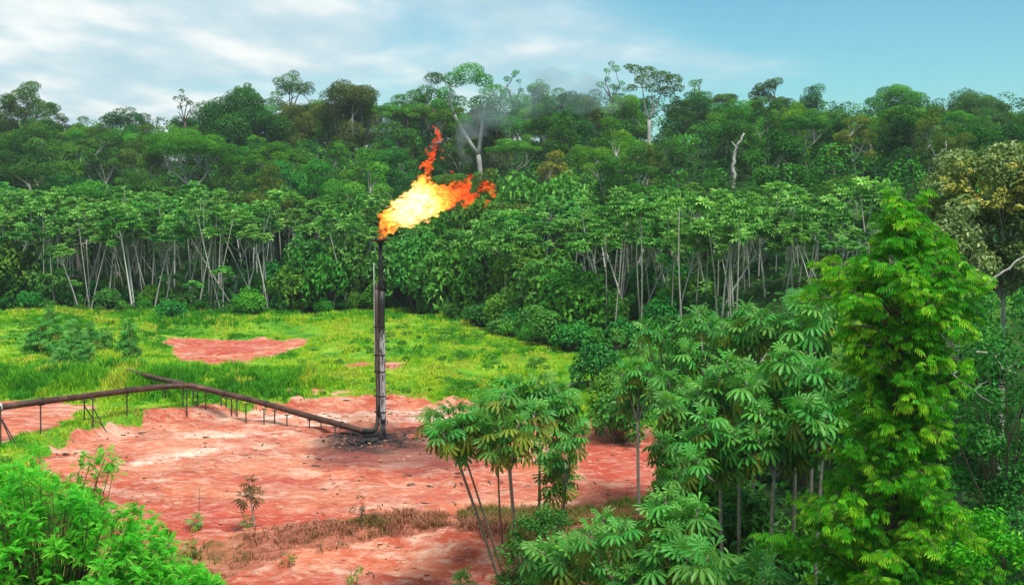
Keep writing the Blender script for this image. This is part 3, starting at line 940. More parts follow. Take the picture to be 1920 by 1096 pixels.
def build_flame():
    g = np.random.default_rng(3)
    m = flame_mat()
    o0 = pix(716, 449, FD)
    root = thing('flame', 'ragged orange and white gas flame blowing off the flare stack tip', 'flame', o0)
    body = [(712, 446, 7), (718, 436, 12), (724, 424, 17), (738, 410, 23), (754, 398, 28), (772, 388, 33), (790, 379, 35), (808, 373, 33), (826, 371, 27), (842, 370, 22), (856, 364, 16), (786, 354, 18), (800, 346, 14), (738, 430, 9), (768, 420, 12), (798, 404, 14)]
    wing = [(866, 356, 13), (876, 350, 11), (880, 372, 12), (872, 384, 8), (892, 366, 8), (903, 352, 8), (912, 346, 9), (920, 354, 10), (924, 366, 7), (914, 378, 6), (909, 388, 4), (878, 334, 7), (872, 342, 6), (886, 330, 5), (860, 344, 8), (848, 346, 9)]
    tong = [(795, 336, 12), (801, 324, 9), (804, 312, 10), (808, 300, 9), (811, 288, 9), (815, 276, 8), (818, 264, 7), (821, 252, 6), (818, 243, 5), (812, 239, 4), (793, 308, 5), (788, 312, 4), (826, 262, 4), (800, 284, 5), (831, 295, 4), (828, 282, 4)]

    def ragged(bs, n, k):
        out = [(a, b, r, 0.0) for a, b, r in bs]
        for a, b, r in bs:
            for _ in range(n):
                t = g.random() * 6.28; rr = r * (.75 + .35 * g.random())
                out.append((a + rr * math.cos(t), b - rr * abs(math.sin(t)) * .8 + rr * .15, r * k * (.6 + .8 * g.random()), (g.random() - .5) * r * MPP * 1.2))
        return out
    link('flame_body', blob_mesh('flame_body', ragged(body, 3, .34), .068, .55, .55, 1, o0), root).data.materials.append(m)
    link('flame_wing', blob_mesh('flame_wing', ragged(wing, 3, .40), .045, .40, .35, 2, o0), root).data.materials.append(m)
    link('flame_tongue', blob_mesh('flame_tongue', ragged(tong, 3, .40), .045, .40, .35, 3, o0), root).data.materials.append(m)
    link('flame_puff', blob_mesh('flame_puff', ragged([(848, 322, 4), (850, 325, 3)], 2, .5), .03, .12, .2, 4, o0), root).data.materials.append(m)


build_flame()


def build_smoke():
    m, ns, ls, out = new_mat('thin_grey_smoke')
    tc = N(ns, 'ShaderNodeTexCoord')
    nz = N(ns, 'ShaderNodeTexNoise'); nz.inputs['Scale'].default_value = .32; nz.inputs['Detail'].default_value = 3; nz.inputs['Distortion'].default_value = .6
    ls.new(tc.outputs['Object'], nz.inputs['Vector'])
    mr = N(ns, 'ShaderNodeMapRange'); mr.inputs['From Min'].default_value = .42; mr.inputs['From Max'].default_value = .70
    mr.inputs['To Min'].default_value = .045; mr.inputs['To Max'].default_value = .40
    ls.new(nz.outputs['Fac'], mr.inputs['Value'])
    pv = N(ns, 'ShaderNodeVolumePrincipled'); pv.inputs['Color'].default_value = (.50, .60, .68, 1); pv.inputs['Anisotropy'].default_value = .2
    ls.new(mr.outputs[0], pv.inputs['Density'])
    ls.new(pv.outputs[0], out.inputs['Volume'])
    o0 = pix(850, 320, FD)
    balls = [(862, 285, 15, 2.0), (866, 262, 22, 2.2), (874, 246, 28, 2.4), (895, 228, 40, 1.5), (930, 205, 44, 2), (965, 190, 48, 2.5), (1005, 178, 50, 3), (1050, 170, 50, 3.5), (1100, 175, 46, 4), (1150, 180, 40, 4.5), (880, 300, 14, 2.0)]
    me = blob_mesh('smoke', balls, .3, 1.2, 2.5, 7, o0)
    me.materials.append(m)
    o = link('smoke', me, None, o0)
    tag(o, kind='stuff')


build_smoke()
# ------------------------------------------------------------------ vegetation: tree kinds
def puff_cards(mb, g, c, r, n, size, tint0, flat_=.75, mat=0, up=.7, shell=.55, fold=.12):
    """Leaves of one clump: a thick shell round c, denser above."""
    d = unit(g.normal(size=(n, 3)) + np.array([0, 0, .35]))
    rad = r * (shell + (1 - shell) * g.random(n) ** .6) * (1 + .25 * (vnoise(d[:, 0] * 2 + c[0], d[:, 1] * 2 + c[1], d[:, 2] * 2 + c[2], 4) - .5))
    p = np.asarray(c) + d * rad[:, None] * np.array([1, 1, flat_])
    nrm = d * .7 + np.array([0, 0, up]) + g.normal(size=(n, 3)) * .45
    t = np.clip(tint0 + g.normal(size=n) * .16, 0, 1)
    cards(mb, p, nrm, size * g.uniform(.7, 1.35, n), size * g.uniform(.4, .7, n), t, g, mat, fold)


def limb(mb, g, a, b, r0, r1, wob=.12, n=6, sides=5):
    a, b = np.asarray(a, float), np.asarray(b, float)
    L = np.linalg.norm(b - a)
    m = a * .5 + b * .5 + g.normal(size=3) * wob * L + np.array([0, 0, -.12 * L * 0 + .1 * L])
    add_tube(mb, bez(a, m, b, n), np.linspace(r0, r1, n), sides, g.random(), 0, False)


def canopy_tree(seed, H, Rc, style, leaf=.42, dens=1.0, flat_=.7):
    """Rain-forest tree: tapered trunk, forking limbs that carry leaf clumps. Returns trunk and crown geometry."""
    g = np.random.default_rng(seed)
    tr, cr = MB(), MB()
    if style == 'dome':
        base, npuff, hh, pr = .26, 46, .66, (.17, .42)
    elif style == 'umbrella':
        base, npuff, hh, pr = .48, 32, .32, (.16, .36)
    elif style == 'open':
        base, npuff, hh, pr = .42, 19, .52, (.20, .32)
    elif style == 'tall':
        base, npuff, hh, pr = .28, 36, .66, (.20, .48)
    else:                                                  # 'sparse'
        base, npuff, hh, pr = .58, 9, .40, (.16, .27)
    hb = H * base
    bend = g.normal(size=2) * .035 * H
    tp = np.array([[0, 0, -1.0], [bend[0] * .3, bend[1] * .3, hb * .5], [bend[0], bend[1], hb]])
    r0 = .016 * H + .06
    add_tube(tr, bez(tp[0], tp[1], tp[2], 7), np.linspace(r0 * 1.15, r0 * .7, 7), 7)
    top = tp[2]
    nb = 4 if style in ('open', 'sparse') else 5
    forks = []
    for k in range(nb):
        a = k * 6.28 / nb + g.random()
        e = top + np.array([math.cos(a) * Rc * .42, math.sin(a) * Rc * .42, H * hh * g.uniform(.3, .6)])
        limb(tr, g, top - np.array([0, 0, g.random() * hb * .12]), e, r0 * .55, r0 * .28, .10)
        forks.append(e)
    cz = hb + H * hh * .35
    for k in range(npuff):
        u = (k + .5) / npuff
        a = k * 2.39996 + g.normal() * .35
        rr = math.sqrt(u) * (1 if style != 'tall' else .8)
        rr *= g.uniform(.75, 1.22)
        if style == 'umbrella':
            z = H * (base + hh) + (1 - rr * rr) * H * .10 + g.normal() * .025 * H
        else:
            z = hb + H * hh * (.12 + .80 * math.sqrt(max(0, 1 - min(rr, 1) ** 2)) * g.uniform(.55, 1.12)) + g.normal() * .045 * H
            if style in ('dome', 'tall') and k % 4 == 3:
                z = hb + H * hh * g.uniform(.0, .3)
        c = np.array([top[0] + Rc * .8 * rr * math.cos(a), top[1] + Rc * .8 * rr * math.sin(a), z])
        r = Rc * g.uniform(*pr)
        n = int((330 if style in ('open', 'sparse') else 280) * dens * (r / 1.8) ** 2 * (.42 / leaf) ** 2 * 0.85)
        puff_cards(cr, g, c, r, n, leaf, g.uniform(.18, .80), flat_ if style != 'umbrella' else .42)
        f = min(forks, key=lambda e: np.linalg.norm(e - c))
        limb(tr, g, f, c - np.array([0, 0, r * .3]), r0 * .26, r0 * .07, .12, 5, 4)
    return tr, cr


def palm_template(nl=8, R_=.5, pet=.5, mid=True, droop=.25):
    """A palmate leaf on its stalk along +x: leaflets fan out round the stalk's end."""
    v, f, t = [], [], []
    for k in range(nl):
        a = -2.55 + 5.1 * k / (nl - 1)
        L = R_ * (1.0 - .30 * abs(a) / 2.55) * (1.0 + .1 * math.sin(k * 2.1))
        dx, dy = math.cos(a), math.sin(a)
        px_, py_ = -dy, dx
        w = (.062 if mid else .085) * R_ / .5
        b = len(v)

        def pt(s, side, lift=0.0):
            return (pet + dx * L * s + px_ * side, dy * L * s + py_ * side, .05 * math.sin(s * 3.1) * R_ * 2 * .6 - droop * L * s * s + lift)
        if mid:
            v += [pt(.03, 0), pt(.55, 0), pt(1.0, 0), pt(.50, w * .68, .022), pt(.84, w * .92, .016), pt(.50, -w * .68, .022), pt(.84, -w * .92, .016)]
            t += [.18, .14, .10, -.06, -.03, -.06, -.03]
            f += [(b, b + 1, b + 3), (b + 1, b + 4, b + 3), (b + 1, b + 2, b + 4), (b, b + 5, b + 1), (b + 1, b + 5, b + 6), (b + 1, b + 6, b + 2)]
        else:
            v += [pt(.03, 0), pt(.66, w, .02), pt(1, 0), pt(.66, -w, .02)]
            t += [.05, 0, .05, 0]
            f += [(b, b + 3, b + 2), (b, b + 2, b + 1)]
    if mid:
        b = len(v)
        for s in (0, .5, 1):
            for k in range(3):
                a = k * 2.094
                v.append((pet * s, .012 * math.cos(a), .012 * math.sin(a) + .10 * math.sin(s * 3.14) * pet * .5))
                t.append(.22)
        for s in (0, 1):
            for k in range(3):
                p, q = b + s * 3 + k, b + s * 3 + (k + 1) % 3
                f += [(p, q, q + 3), (p, q + 3, p + 3)]
    return np.array(v, float), np.array(f), np.array(t, float)


PT_FAR = palm_template(9, .72, .42, False, .30)


def rosette(g, n, spread=1.0):
    """Directions and pitches of the leaves round one shoot tip."""
    out = []
    for k in range(n):
        u = (k + .5) / n
        yaw = k * 2.39996 + g.normal() * .25
        el = R(58) * (1 - u) ** 1.2 - R(42) * u ** 1.6 * spread + g.normal() * .12
        out.append((yaw, el, .62 + .45 * min(1, u * 2.2)))
    return out


def cecropia_far(seed, H, Rc, tips, lean):
    g = np.random.default_rng(seed)
    tr, cr = MB(), MB()
    fh = .80 if seed % 2 else .72
    top = np.array([math.cos(seed) * lean * H, math.sin(seed) * lean * H, H * fh])
    add_tube(tr, bez((0, 0, -.6), (top[0] * .3, top[1] * .3, H * .35), top, 7), np.linspace(.135, .075, 7), 6)
    for k in range(tips):
        a = k * 2.39996 + g.random() * .5
        rr = math.sqrt((k + .3) / tips) * Rc
        c = np.array([top[0] + rr * math.cos(a), top[1] + rr * math.sin(a), H * (1.0 - .16 * (rr / Rc) ** 2) - g.random() * .08 * H])
        m = top * .4 + c * .6 - np.array([0, 0, .06 * H])
        add_tube(tr, bez(top - np.array([0, 0, g.random() * .12 * H]), m, c, 5), np.linspace(.05, .022, 5), 4, .5, 0, False)
        rs = rosette(g, 16, .9)
        yaw = np.array([r[0] for r in rs]); el = np.array([r[1] for r in rs]); s = np.array([r[2] for r in rs])
        x = np.stack([np.cos(yaw) * np.cos(el), np.sin(yaw) * np.cos(el), np.sin(el)], -1)
        Mx = frames(x, np.array([[0, 0, 1.0]])) * s[:, None, None]
        inst(cr, PT_FAR[0], PT_FAR[1], PT_FAR[2], Mx, np.repeat(c[None], len(s), 0) - x * .05, np.clip(g.normal(.45, .2) + g.normal(size=len(s)) * .14, .05, .95))
    return tr, cr


def bush_geo(seed, Rb, H, leaf, dens=1.0, npuff=16):
    g = np.random.default_rng(seed)
    tr, cr = MB(), MB()
    for k in range(npuff):
        u = (k + .5) / npuff
        a = k * 2.39996 + g.random() * .6
        rr = math.sqrt(u) * Rb * .75
        z = H * (.25 + .6 * math.sqrt(max(0, 1 - u)) * g.uniform(.6, 1.1))
        c = np.array([rr * math.cos(a), rr * math.sin(a), z])
        r = Rb * g.uniform(.28, .45)
        n = int(120 * dens * (r / .8) ** 2 * (.3 / leaf) ** 2)
        puff_cards(cr, g, c, r, n, leaf, g.uniform(.25, .7), .85, 0, .6, .45, .15)
        limb(tr, g, (0, 0, -.3), c, .05 + .01 * H, .015, .1, 4, 4)
    return tr, cr


def kind(trunk_name, crown_name, geo, mt, mc):
    return [(trunk_name, geo[0].mesh(trunk_name, mt, True)), (crown_name, geo[1].mesh(crown_name, mc))]


def place(proto, name, label, cat, loc, rz, s, group=None):
    root = thing(name, label, cat, loc, rz, s, group)
    for pn, me, *mt in proto:
        link(pn, me, root, None, mt[0] if mt else None)
    return root


# place names that a label can use, from where the plant shows in the photograph
def project(p):
    d = np.asarray(p, float) - np.array([0, 0, CAM_Z])
    f = d[1] * cp - d[2] * sp
    return 960 + F * d[0] / f, 548 - F * (d[1] * sp + d[2] * cp) / f


LABELS = {}


def uniq(label):
    """Count uses so that no two things carry one label by accident."""
    LABELS[label] = LABELS.get(label, 0) + 1
    return label


ANCH = [(0, 'far left of the clearing'), (120, 'behind the leafy saplings'), (318, 'behind the round bush'), (440, 'behind the small red patch'), (560, 'left of the flare stack'), (715, 'behind the flare stack'),
        (850, 'right of the flame'), (960, 'above the meadow'), (1050, 'by the yellow tree'), (1215, 'by the white forked trunk'), (1378, 'by the dead snag'), (1560, 'left of the feathery tree'), (1690, 'above the feathery tree'), (1860, 'above the yellow flowering tree')]


def where(px):
    return min(ANCH, key=lambda a: abs(a[0] - px))[1]


rv = np.random.default_rng(77)
STY = []
for i, (H_, Rc_, st, lf, fl) in enumerate([(20, 7.0, 'dome', .46, .7), (19, 6.2, 'dome', .40, .65), (20, 7.0, 'dome', .42, .55), (21, 6.5, 'open', .42, .65), (24, 6.0, 'tall', .44, .8), (18, 6.5, 'dome', .55, .7), (23, 7.0, 'open', .38, .6), (20, 7.6, 'umbrella', .38, .5)]):
    STY.append((H_, st, canopy_tree(100 + i, H_, Rc_, st, lf, 1.0, fl)))
TONES = [('dark green', M_DARK, M_BARK), ('mid green', M_MID, M_BARK), ('light green', M_LIGHT, M_WHITEBARK), ('olive', M_OLIVE, M_WHITEBARK)]
WORD = {'dome': 'round-crowned', 'umbrella': 'flat-crowned', 'open': 'open-crowned', 'tall': 'tall narrow', 'sparse': 'thin-crowned'}
PROT = {}


def hill_proto(i, t):
    if (i, t) not in PROT:
        H_, st, geo = STY[i]
        if i not in PROT:
            PROT[i] = (geo[0].mesh('trunk', M_BARK, True), geo[1].mesh('crown', M_DARK))
        PROT[(i, t)] = [('trunk', PROT[i][0], TONES[t][2]), ('crown', PROT[i][1], TONES[t][1])]
    return PROT[(i, t)]


SP = {}


def special(px, py_top, d, H, Rc, style, tone, label, cat='tree', name='rainforest_tree', leaf=.4, dens=1.0, seed=0, bark=None, mat=None, flat_=.7, zoff=0.0):
    """A tree of its own shape: its top shows at px, py_top."""
    p = pix(px, py_top, d)
    z = float(gz(p[0], d))
    h = max(p[2] - z, 4.0)
    if H is None:
        H = h
    key = (H, Rc, style, leaf, dens, seed, flat_)
    geo = canopy_tree(900 + seed, h * .97, Rc, style, leaf, dens, flat_)
    pr = kind('trunk', 'crown', geo, bark or (M_DARKBARK if d > 255 else TONES[tone][2]), mat or TONES[tone][1])
    return place(pr, name, uniq(label), cat, (p[0], d, z), 0, 1.0)


# --- trees of the skyline and others that stand out
special(52, 138, 300, None, 9.0, 'open', 0, 'tall dark open-crowned tree standing out on the ridge at the left end', seed=1)
special(20, 168, 292, None, 7.0, 'open', 0, 'dark leaning crown under the tall ridge tree at the left end', seed=2)
special(100, 180, 296, None, 5.5, 'open', 0, 'small dark ridge tree just right of the tall left-end tree', seed=3)
special(240, 192, 300, None, 8.0, 'open', 0, 'low dark loose-crowned tree alone in the dip of the skyline', seed=4)
special(350, 164, 280, None, 3.5, 'sparse', 0, 'thin tuft-topped tree at the right edge of the skyline dip', seed=5)
special(440, 172, 262, None, 12.5, 'dome', 0, 'broad very dark domed tree with pale trunks below the skyline on the left', seed=6, leaf=.5)
special(462, 142, 300, None, 5.5, 'open', 0, 'dark ridge tree touching the lacy crown left of the flame', seed=7)
special(540, 118, 300, None, 7.5, 'open', 0, 'lacy see-through crown highest on the skyline left of the flame', seed=8, leaf=.36, dens=.8)
special(560, 186, 270, None, 6.5, 'dome', 3, 'olive brown tree with a pale limb below the lacy ridge crown', seed=9)
special(648, 132, 262, None, 8.5, 'tall', 3, 'large olive green tree with long pale side limbs left of the flame tip', seed=10, bark=M_WHITEBARK)
special(800, 134, 285, None, 8.5, 'open', 1, 'green loose-topped ridge tree straight above the flame', seed=11)
special(745, 150, 275, None, 6.0, 'dome', 1, 'mid green ridge tree between the olive tree and the flame', seed=12)
special(960, 128, 300, None, 5.0, 'sparse', 1, 'small lacy crown on the ridge right of the forked pale tree', seed=14)
special(1017, 134, 300, None, 4.2, 'tall', 1, 'small blocky green crown on the ridge seen through the smoke', seed=15)
special(1062, 150, 295, None, 7.5, 'open', 0, 'dark ridge tree with sky holes in its crown behind the smoke', seed=16)
special(1142, 114, 285, None, 5.0, 'sparse', 1, 'highest tufted crown on the skyline right of the smoke', seed=17)
special(1310, 154, 290, None, 6.0, 'open', 1, 'rounded ridge tree right of the tall white trunk', seed=18)
special(1304, 126, 296, None, 2.6, 'sparse', 0, 'tall thin tree with an arching tuft above the ridge', seed=19, dens=.7)
special(1442, 128, 285, None, 6.6, 'open', 0, 'rounded dark crown rising above the ridge left of a smaller one', seed=20, dens=1.15)
special(1524, 148, 285, None, 4.2, 'tall', 0, 'small dark crown on the ridge beside the large rounded one', seed=21)
special(1480, 176, 280, None, 6.5, 'dome', 0, 'dark tree filling the gap under the two right ridge crowns', seed=22)
special(1690, 150, 285, None, 9.5, 'open', 1, 'wide bushy ridge tree above the feathery tree', seed=23, dens=1.4)
special(1835, 172, 280, None, 9.5, 'dome', 0, 'broad dark tree closing the skyline above the yellow flowering tree', seed=24)
special(355, 236, 215, None, 10.5, 'umbrella', 2, 'wide light green domed tree with twisting pale limbs at mid slope', seed=25, leaf=.34, bark=M_WHITEBARK, flat_=.6)
special(512, 262, 218, None, 6.5, 'umbrella', 2, 'light green flat tree right of the wide domed one', seed=26, leaf=.34, flat_=.6)
special(1040, 280, 205, None, 3.9, 'dome', 3, 'small yellow-olive tree standing before dark shade right of the flame', seed=27, leaf=.3, mat=M_YOL)
special(1188, 250, 205, None, 6.0, 'dome', 2, 'bright yellow-green bushy tree below the tall white trunk', seed=28)
special(1170, 170, 260, None, 6.5, 'dome', 1, 'green tree with short white forked limbs showing below its crown', seed=29, bark=M_WHITEBARK)
special(1590, 330, 150, None, 5.0, 'open', 1, 'green tree with a fan of pale bare limbs behind the feathery tree', seed=30, bark=M_WHITEBARK)
special(1480, 262, 200, None, 6.0, 'umbrella', 1, 'grey-green flat tree on pale forked limbs right of the dead snag', seed=31, bark=M_WHITEBARK)


def forked_tree():
    """The pale tree whose two limbs rise from a fork behind the flame."""
    g = np.random.default_rng(8)
    d = 235
    b = pix(900, 400, d); z0 = float(gz(b[0], d))
    base = np.array([b[0], d, z0 - .5])
    root = thing('forked_tree', uniq('tall pale-trunked forked tree rising right behind the flame'), 'tree', base)
    tr, cr = MB(), MB()
    fork = pix(897, 290, d) - base
    add_tube(tr, bez((0, 0, 0), fork * np.array([.2, 1, .5]) + np.array([.6, 0, 0]), fork, 7), np.linspace(.62, .5, 7), 8)
    ends = [((852, 215, -1), (845, 150, -2)), ((905, 225, 1), (925, 160, 2))]
    tips = []
    for (a, bb) in ends:
        m = pix(a[0], a[1], d + a[2]) - base; e = pix(bb[0], bb[1], d + bb[2]) - base
        add_tube(tr, bez(fork, fork * .35 + m * .65 + np.array([0, 0, -1.0]), m, 6), np.linspace(.48, .34, 6), 7)
        add_tube(tr, bez(m, m * .5 + e * .5 + g.normal(size=3) * .6, e, 6), np.linspace(.34, .14, 6), 6)
        tips += [m, e, m * .5 + e * .5]
    for (px, py, r) in [(850, 150, 2.6), (880, 138, 3.6), (905, 150, 2.4), (835, 175, 2.2), (860, 190, 2.0), (925, 175, 3.0), (945, 200, 3.6), (900, 195, 2.8), (960, 235, 3.2), (925, 225, 2.6), (870, 225, 1.8), (820, 195, 1.8), (975, 190, 2.6)]:
        c = pix(px, py, d + g.normal() * 2.5) - base
        puff_cards(cr, g, c, r, int(620 * (r / 2.5) ** 2), .42, g.uniform(.35, .6), .65)
        t = min(tips, key=lambda q: np.linalg.norm(q - c))
        limb(tr, g, t, c, .14, .05, .12, 5, 5)
    link('trunk', tr.mesh('trunk', M_WHITEBARK, True), root)
    link('crown', cr.mesh('crown', M_MID), root)


forked_tree()


def white_tree():
    g = np.random.default_rng(18)
    d = 250
    b = pix(1217, 300, d); z0 = float(gz(b[0], d)); base = np.array([b[0], d, min(z0, b[2]) - .5])
    root = thing('tall_tree', uniq('slender tree with tall white V-forked trunk reaching above the ridge'), 'tree', base)
    tr, cr = MB(), MB()
    fork = pix(1217, 225, d) - base
    add_tube(tr, bez((0, 0, 0), fork * .5, fork, 6), np.linspace(.5, .4, 6), 7)
    tips = []
    for px, py in ((1205, 165), (1243, 168), (1222, 175)):
        e = pix(px, py, d + g.normal()) - base
        add_tube(tr, bez(fork, fork * .5 + e * .5 + g.normal(size=3) * .4, e, 6), np.linspace(.3, .12, 6), 6); tips.append(e)
    for (px, py, r) in [(1190, 130, 1.8), (1215, 135, 2.2), (1205, 150, 2.0), (1240, 145, 2.6), (1262, 150, 2.4), (1225, 165, 2.0), (1250, 172, 2.2), (1185, 165, 1.4), (1272, 165, 1.5), (1178, 125, 1.1)]:
        c = pix(px, py, d + g.normal() * 2) - base
        puff_cards(cr, g, c, r, int(620 * (r / 2.5) ** 2), .42, g.uniform(.2, .5), .6)
        limb(tr, g, min(tips, key=lambda q: np.linalg.norm(q - c)), c, .11, .04, .1, 5, 5)
    link('trunk', tr.mesh('trunk', M_WHITEBARK, True), root)
    link('crown', cr.mesh('crown', M_DARK), root)


white_tree()


def snag(pts, d, r0, label, name='dead_tree'):
    p = np.array([pix(a, b, d) for a, b in pts]); base = p[0].copy(); base[2] = min(base[2], float(gz(p[0][0], d))) - .5
    o = np.vstack([[[0, 0, 0]], p - base])
    mb = MB(); n = len(o)
    q = np.concatenate([o[i] * (1 - t)[:, None] + o[i + 1] * t[:, None] for i in range(n - 1) for t in [np.linspace(0, 1, 4, endpoint=False)]] + [o[-1:]])
    q[1:] += np.random.default_rng(4).normal(size=(len(q) - 1, 3)) * r0 * .25
    root = thing(name, uniq(label), 'dead tree', base)
    add_tube(mb, q, np.linspace(r0, r0 * .35, len(q)), 7)
    link('trunk', mb.mesh('trunk', M_WHITEBARK, True), root)
    mb = MB(); k = int(len(q) * .62)
    limb(mb, np.random.default_rng(2), q[k], q[k] + np.array([-2.2 * r0, .3, 2.6 * r0]), r0 * .4, r0 * .15, .1)
    link('broken_branch', mb.mesh('broken_branch', M_WHITEBARK, True), root)


snag([(1375, 345), (1374, 310), (1379, 280), (1385, 268), (1394, 250)], 190, .42, 'bare white dead snag with a crooked top above the right-hand cecropias')
snag([(1668, 400), (1669, 365), (1674, 330)], 170, .30, 'short pale dead stem left of the yellow flowering tree')

# --- hillside forest
hz = []
tries = 0
while len(hz) < 285 and tries < 30000:
    tries += 1
    d = 150 + 200 * rv.random() ** .9
    px = rv.uniform(-70, 1990)
    x = (px - 960) / F * d
    if d < edge_y(x) + (34 if px < 720 else 40):
        continue
    if any((x - a) ** 2 + ((d - b) * .8) ** 2 < 6.3 ** 2 for a, b in hz):
        continue
    hz.append((x, d))
SKY = [(-99, 205), (0, 205), (60, 205), (140, 222), (220, 222), (300, 218), (350, 200), (450, 190), (560, 180), (650, 172), (800, 172), (900, 190), (1000, 168), (1100, 170), (1200, 176), (1300, 170), (1400, 178), (1500, 190), (1580, 210), (1660, 205), (1750, 195), (1850, 200), (2050, 205)]
for k, (x, d) in enumerate(sorted(hz, key=lambda a: a[1])):
    z = float(gz(x, d))
    px, py = project((x, d, z + 17))
    i = int(rv.integers(len(STY)))
    t = int(rv.choice(4, p=[.50, .33, .08, .09] if d > 230 else [.38, .38, .15, .09]))
    s = rv.uniform(.66, .98)
    H_, st, _g = STY[i]
    sky = np.interp(px, [a for a, b in SKY], [b for a, b in SKY])
    hmax = pix(px, sky + rv.uniform(0, 22), d)[2] - z
    s = min(s, max(hmax / (H_ * (.97 if st != 'umbrella' else .95)), .25))
    for pc, hw, D, yl in ((895, 36, 236, 318), (1217, 26, 251, 262), (1384, 14, 191, 335), (1040, 34, 206, 345), (350, 90, 216, 318), (440, 40, 262, 250), (648, 60, 262, 258)):
        if d < D + 3 and abs(px - pc) < hw + 5.0 * s * F / d:
            s = min(s, max((pix(px, yl, d)[2] - z) / H_, .12))
    pxx, pyy = project((x, d, z + H_ * s))
    row = 'on the ridge' if d > 290 else 'halfway up the hill' if d > 225 else 'low on the hillside'
    lab = f'{TONES[t][0]} {WORD[st]} tree {row} {where(px)}'.replace('by the white forked trunk', 'by the white trunk').replace('above the yellow flowering tree', 'above the yellow blossom')
    place(hill_proto(i, t), 'hillside_tree', uniq(lab), 'tree', (x, d, z - .3), rv.random() * 6.28, (s * rv.uniform(.92, 1.1), s * rv.uniform(.92, 1.1), s), 'trees of the hillside forest')

# --- cecropias of the forest edge
CF = [kind('trunk', 'crown', cecropia_far(300 + i, H_, Rc_, n_, ln_), M_WHITEBARK, M_CECFAR) for i, (H_, Rc_, n_, ln_) in enumerate(
    [(13, 2.6, 7, .02), (14, 3.1, 9, .05), (12.5, 2.2, 6, .09), (14, 3.4, 10, .03), (13, 2.9, 8, .13), (12, 2.0, 5, .05), (13.5, 3.2, 9, .10), (13, 2.6, 8, .16)])]
cz = []


def cec(px, d, py_top, rz=None, lab=None):
    x = (px - 960) / F * d
    z = float(gz(x, d))
    py_top = py_top + 36 * (float(vnoise(px / 42.0, d / 30.0, None, 8)) - .4)
    h = pix(px, py_top, d)[2] - z
    k = int(rv.integers(len(CF)))
    h0 = [13, 14, 12.5, 14, 13, 12, 13.5, 13][k]
    s = h / h0
    if s < .2:
        return
    sx = min(max(s, .55), 1.25)
    cz.append((x, d))
    big = 'slim' if k in (0, 2, 5) else 'spreading'
    lean = 'leaning' if k in (2, 4, 6, 7) else 'straight'
    row = 'fronting the stand' if d < edge_y(x) + 9 else 'inside the stand'
    tl = .09 if px < 750 else .17
    o = place(CF[k], 'cecropia_tree', uniq(lab or f'{big} {lean} cecropia {row} {where(px)}'), 'tree', (x, d, z - .2), rv.random() * 6.28 if rz is None else rz, (sx, sx, s), 'cecropias of the forest edge')
    o.rotation_euler = (rv.normal() * tl * .7, rv.normal() * tl, rv.random() * 6.28 if rz is None else rz)


def far_ok(x, d, r):
    return all((x - a) ** 2 + (d - b) ** 2 > r * r for a, b in cz)


tries = 0
nL = 0
while nL < 140 and tries < 9000:                           # stand on the left, behind the clearing
    tries += 1
    px = rv.uniform(-40, 720); d = rv.uniform(150, 198)
    x = (px - 960) / F * d
    if not far_ok(x, d, 2.5 if px < 480 else 3.2):
        continue
    f = (d - 150) / 48
    top = 412 - 76 * f ** .8 + rv.uniform(-10, 22) + 24 * (px > 520) * (1 - f)
    if d < 160 and rv.random() < .35:
        top += rv.uniform(40, 110)
    cec(px, d, top); nL += 1
tries = 0
nR = 0
while nR < 118 and tries < 9000:                           # stand on the right-hand slope
    tries += 1
    px = rv.uniform(930, 1690); d = rv.uniform(94, 166)
    x = (px - 960) / F * d
    if d < edge_y(x) + 6 or not far_ok(x, d, 2.1):
        continue
    if px < 1130 and rv.random() < .55:
        continue
    f = np.clip((d - 102) / 58, 0, 1)
    lo = np.interp(px, [930, 1060, 1150, 1300, 1450, 1690], [440, 430, 425, 415, 410, 430])
    hi = np.interp(px, [930, 1060, 1150, 1300, 1450, 1690], [385, 360, 345, 335, 345, 370])
    cec(px, d, lo + (hi - lo) * f + rv.uniform(-8, 22)); nR += 1
tries = 0
nM = 0
while nM < 22 and tries < 3000:                            # thin stems on the bank behind the stack
    tries += 1
    px = rv.uniform(640, 1150); x = 0
    d = rv.uniform(128, 175); x = (px - 960) / F * d
    if d < edge_y(x) + 3 or not far_ok(x, d, 3.4):
        continue
    cec(px, d, rv.uniform(385, 520)); nM += 1

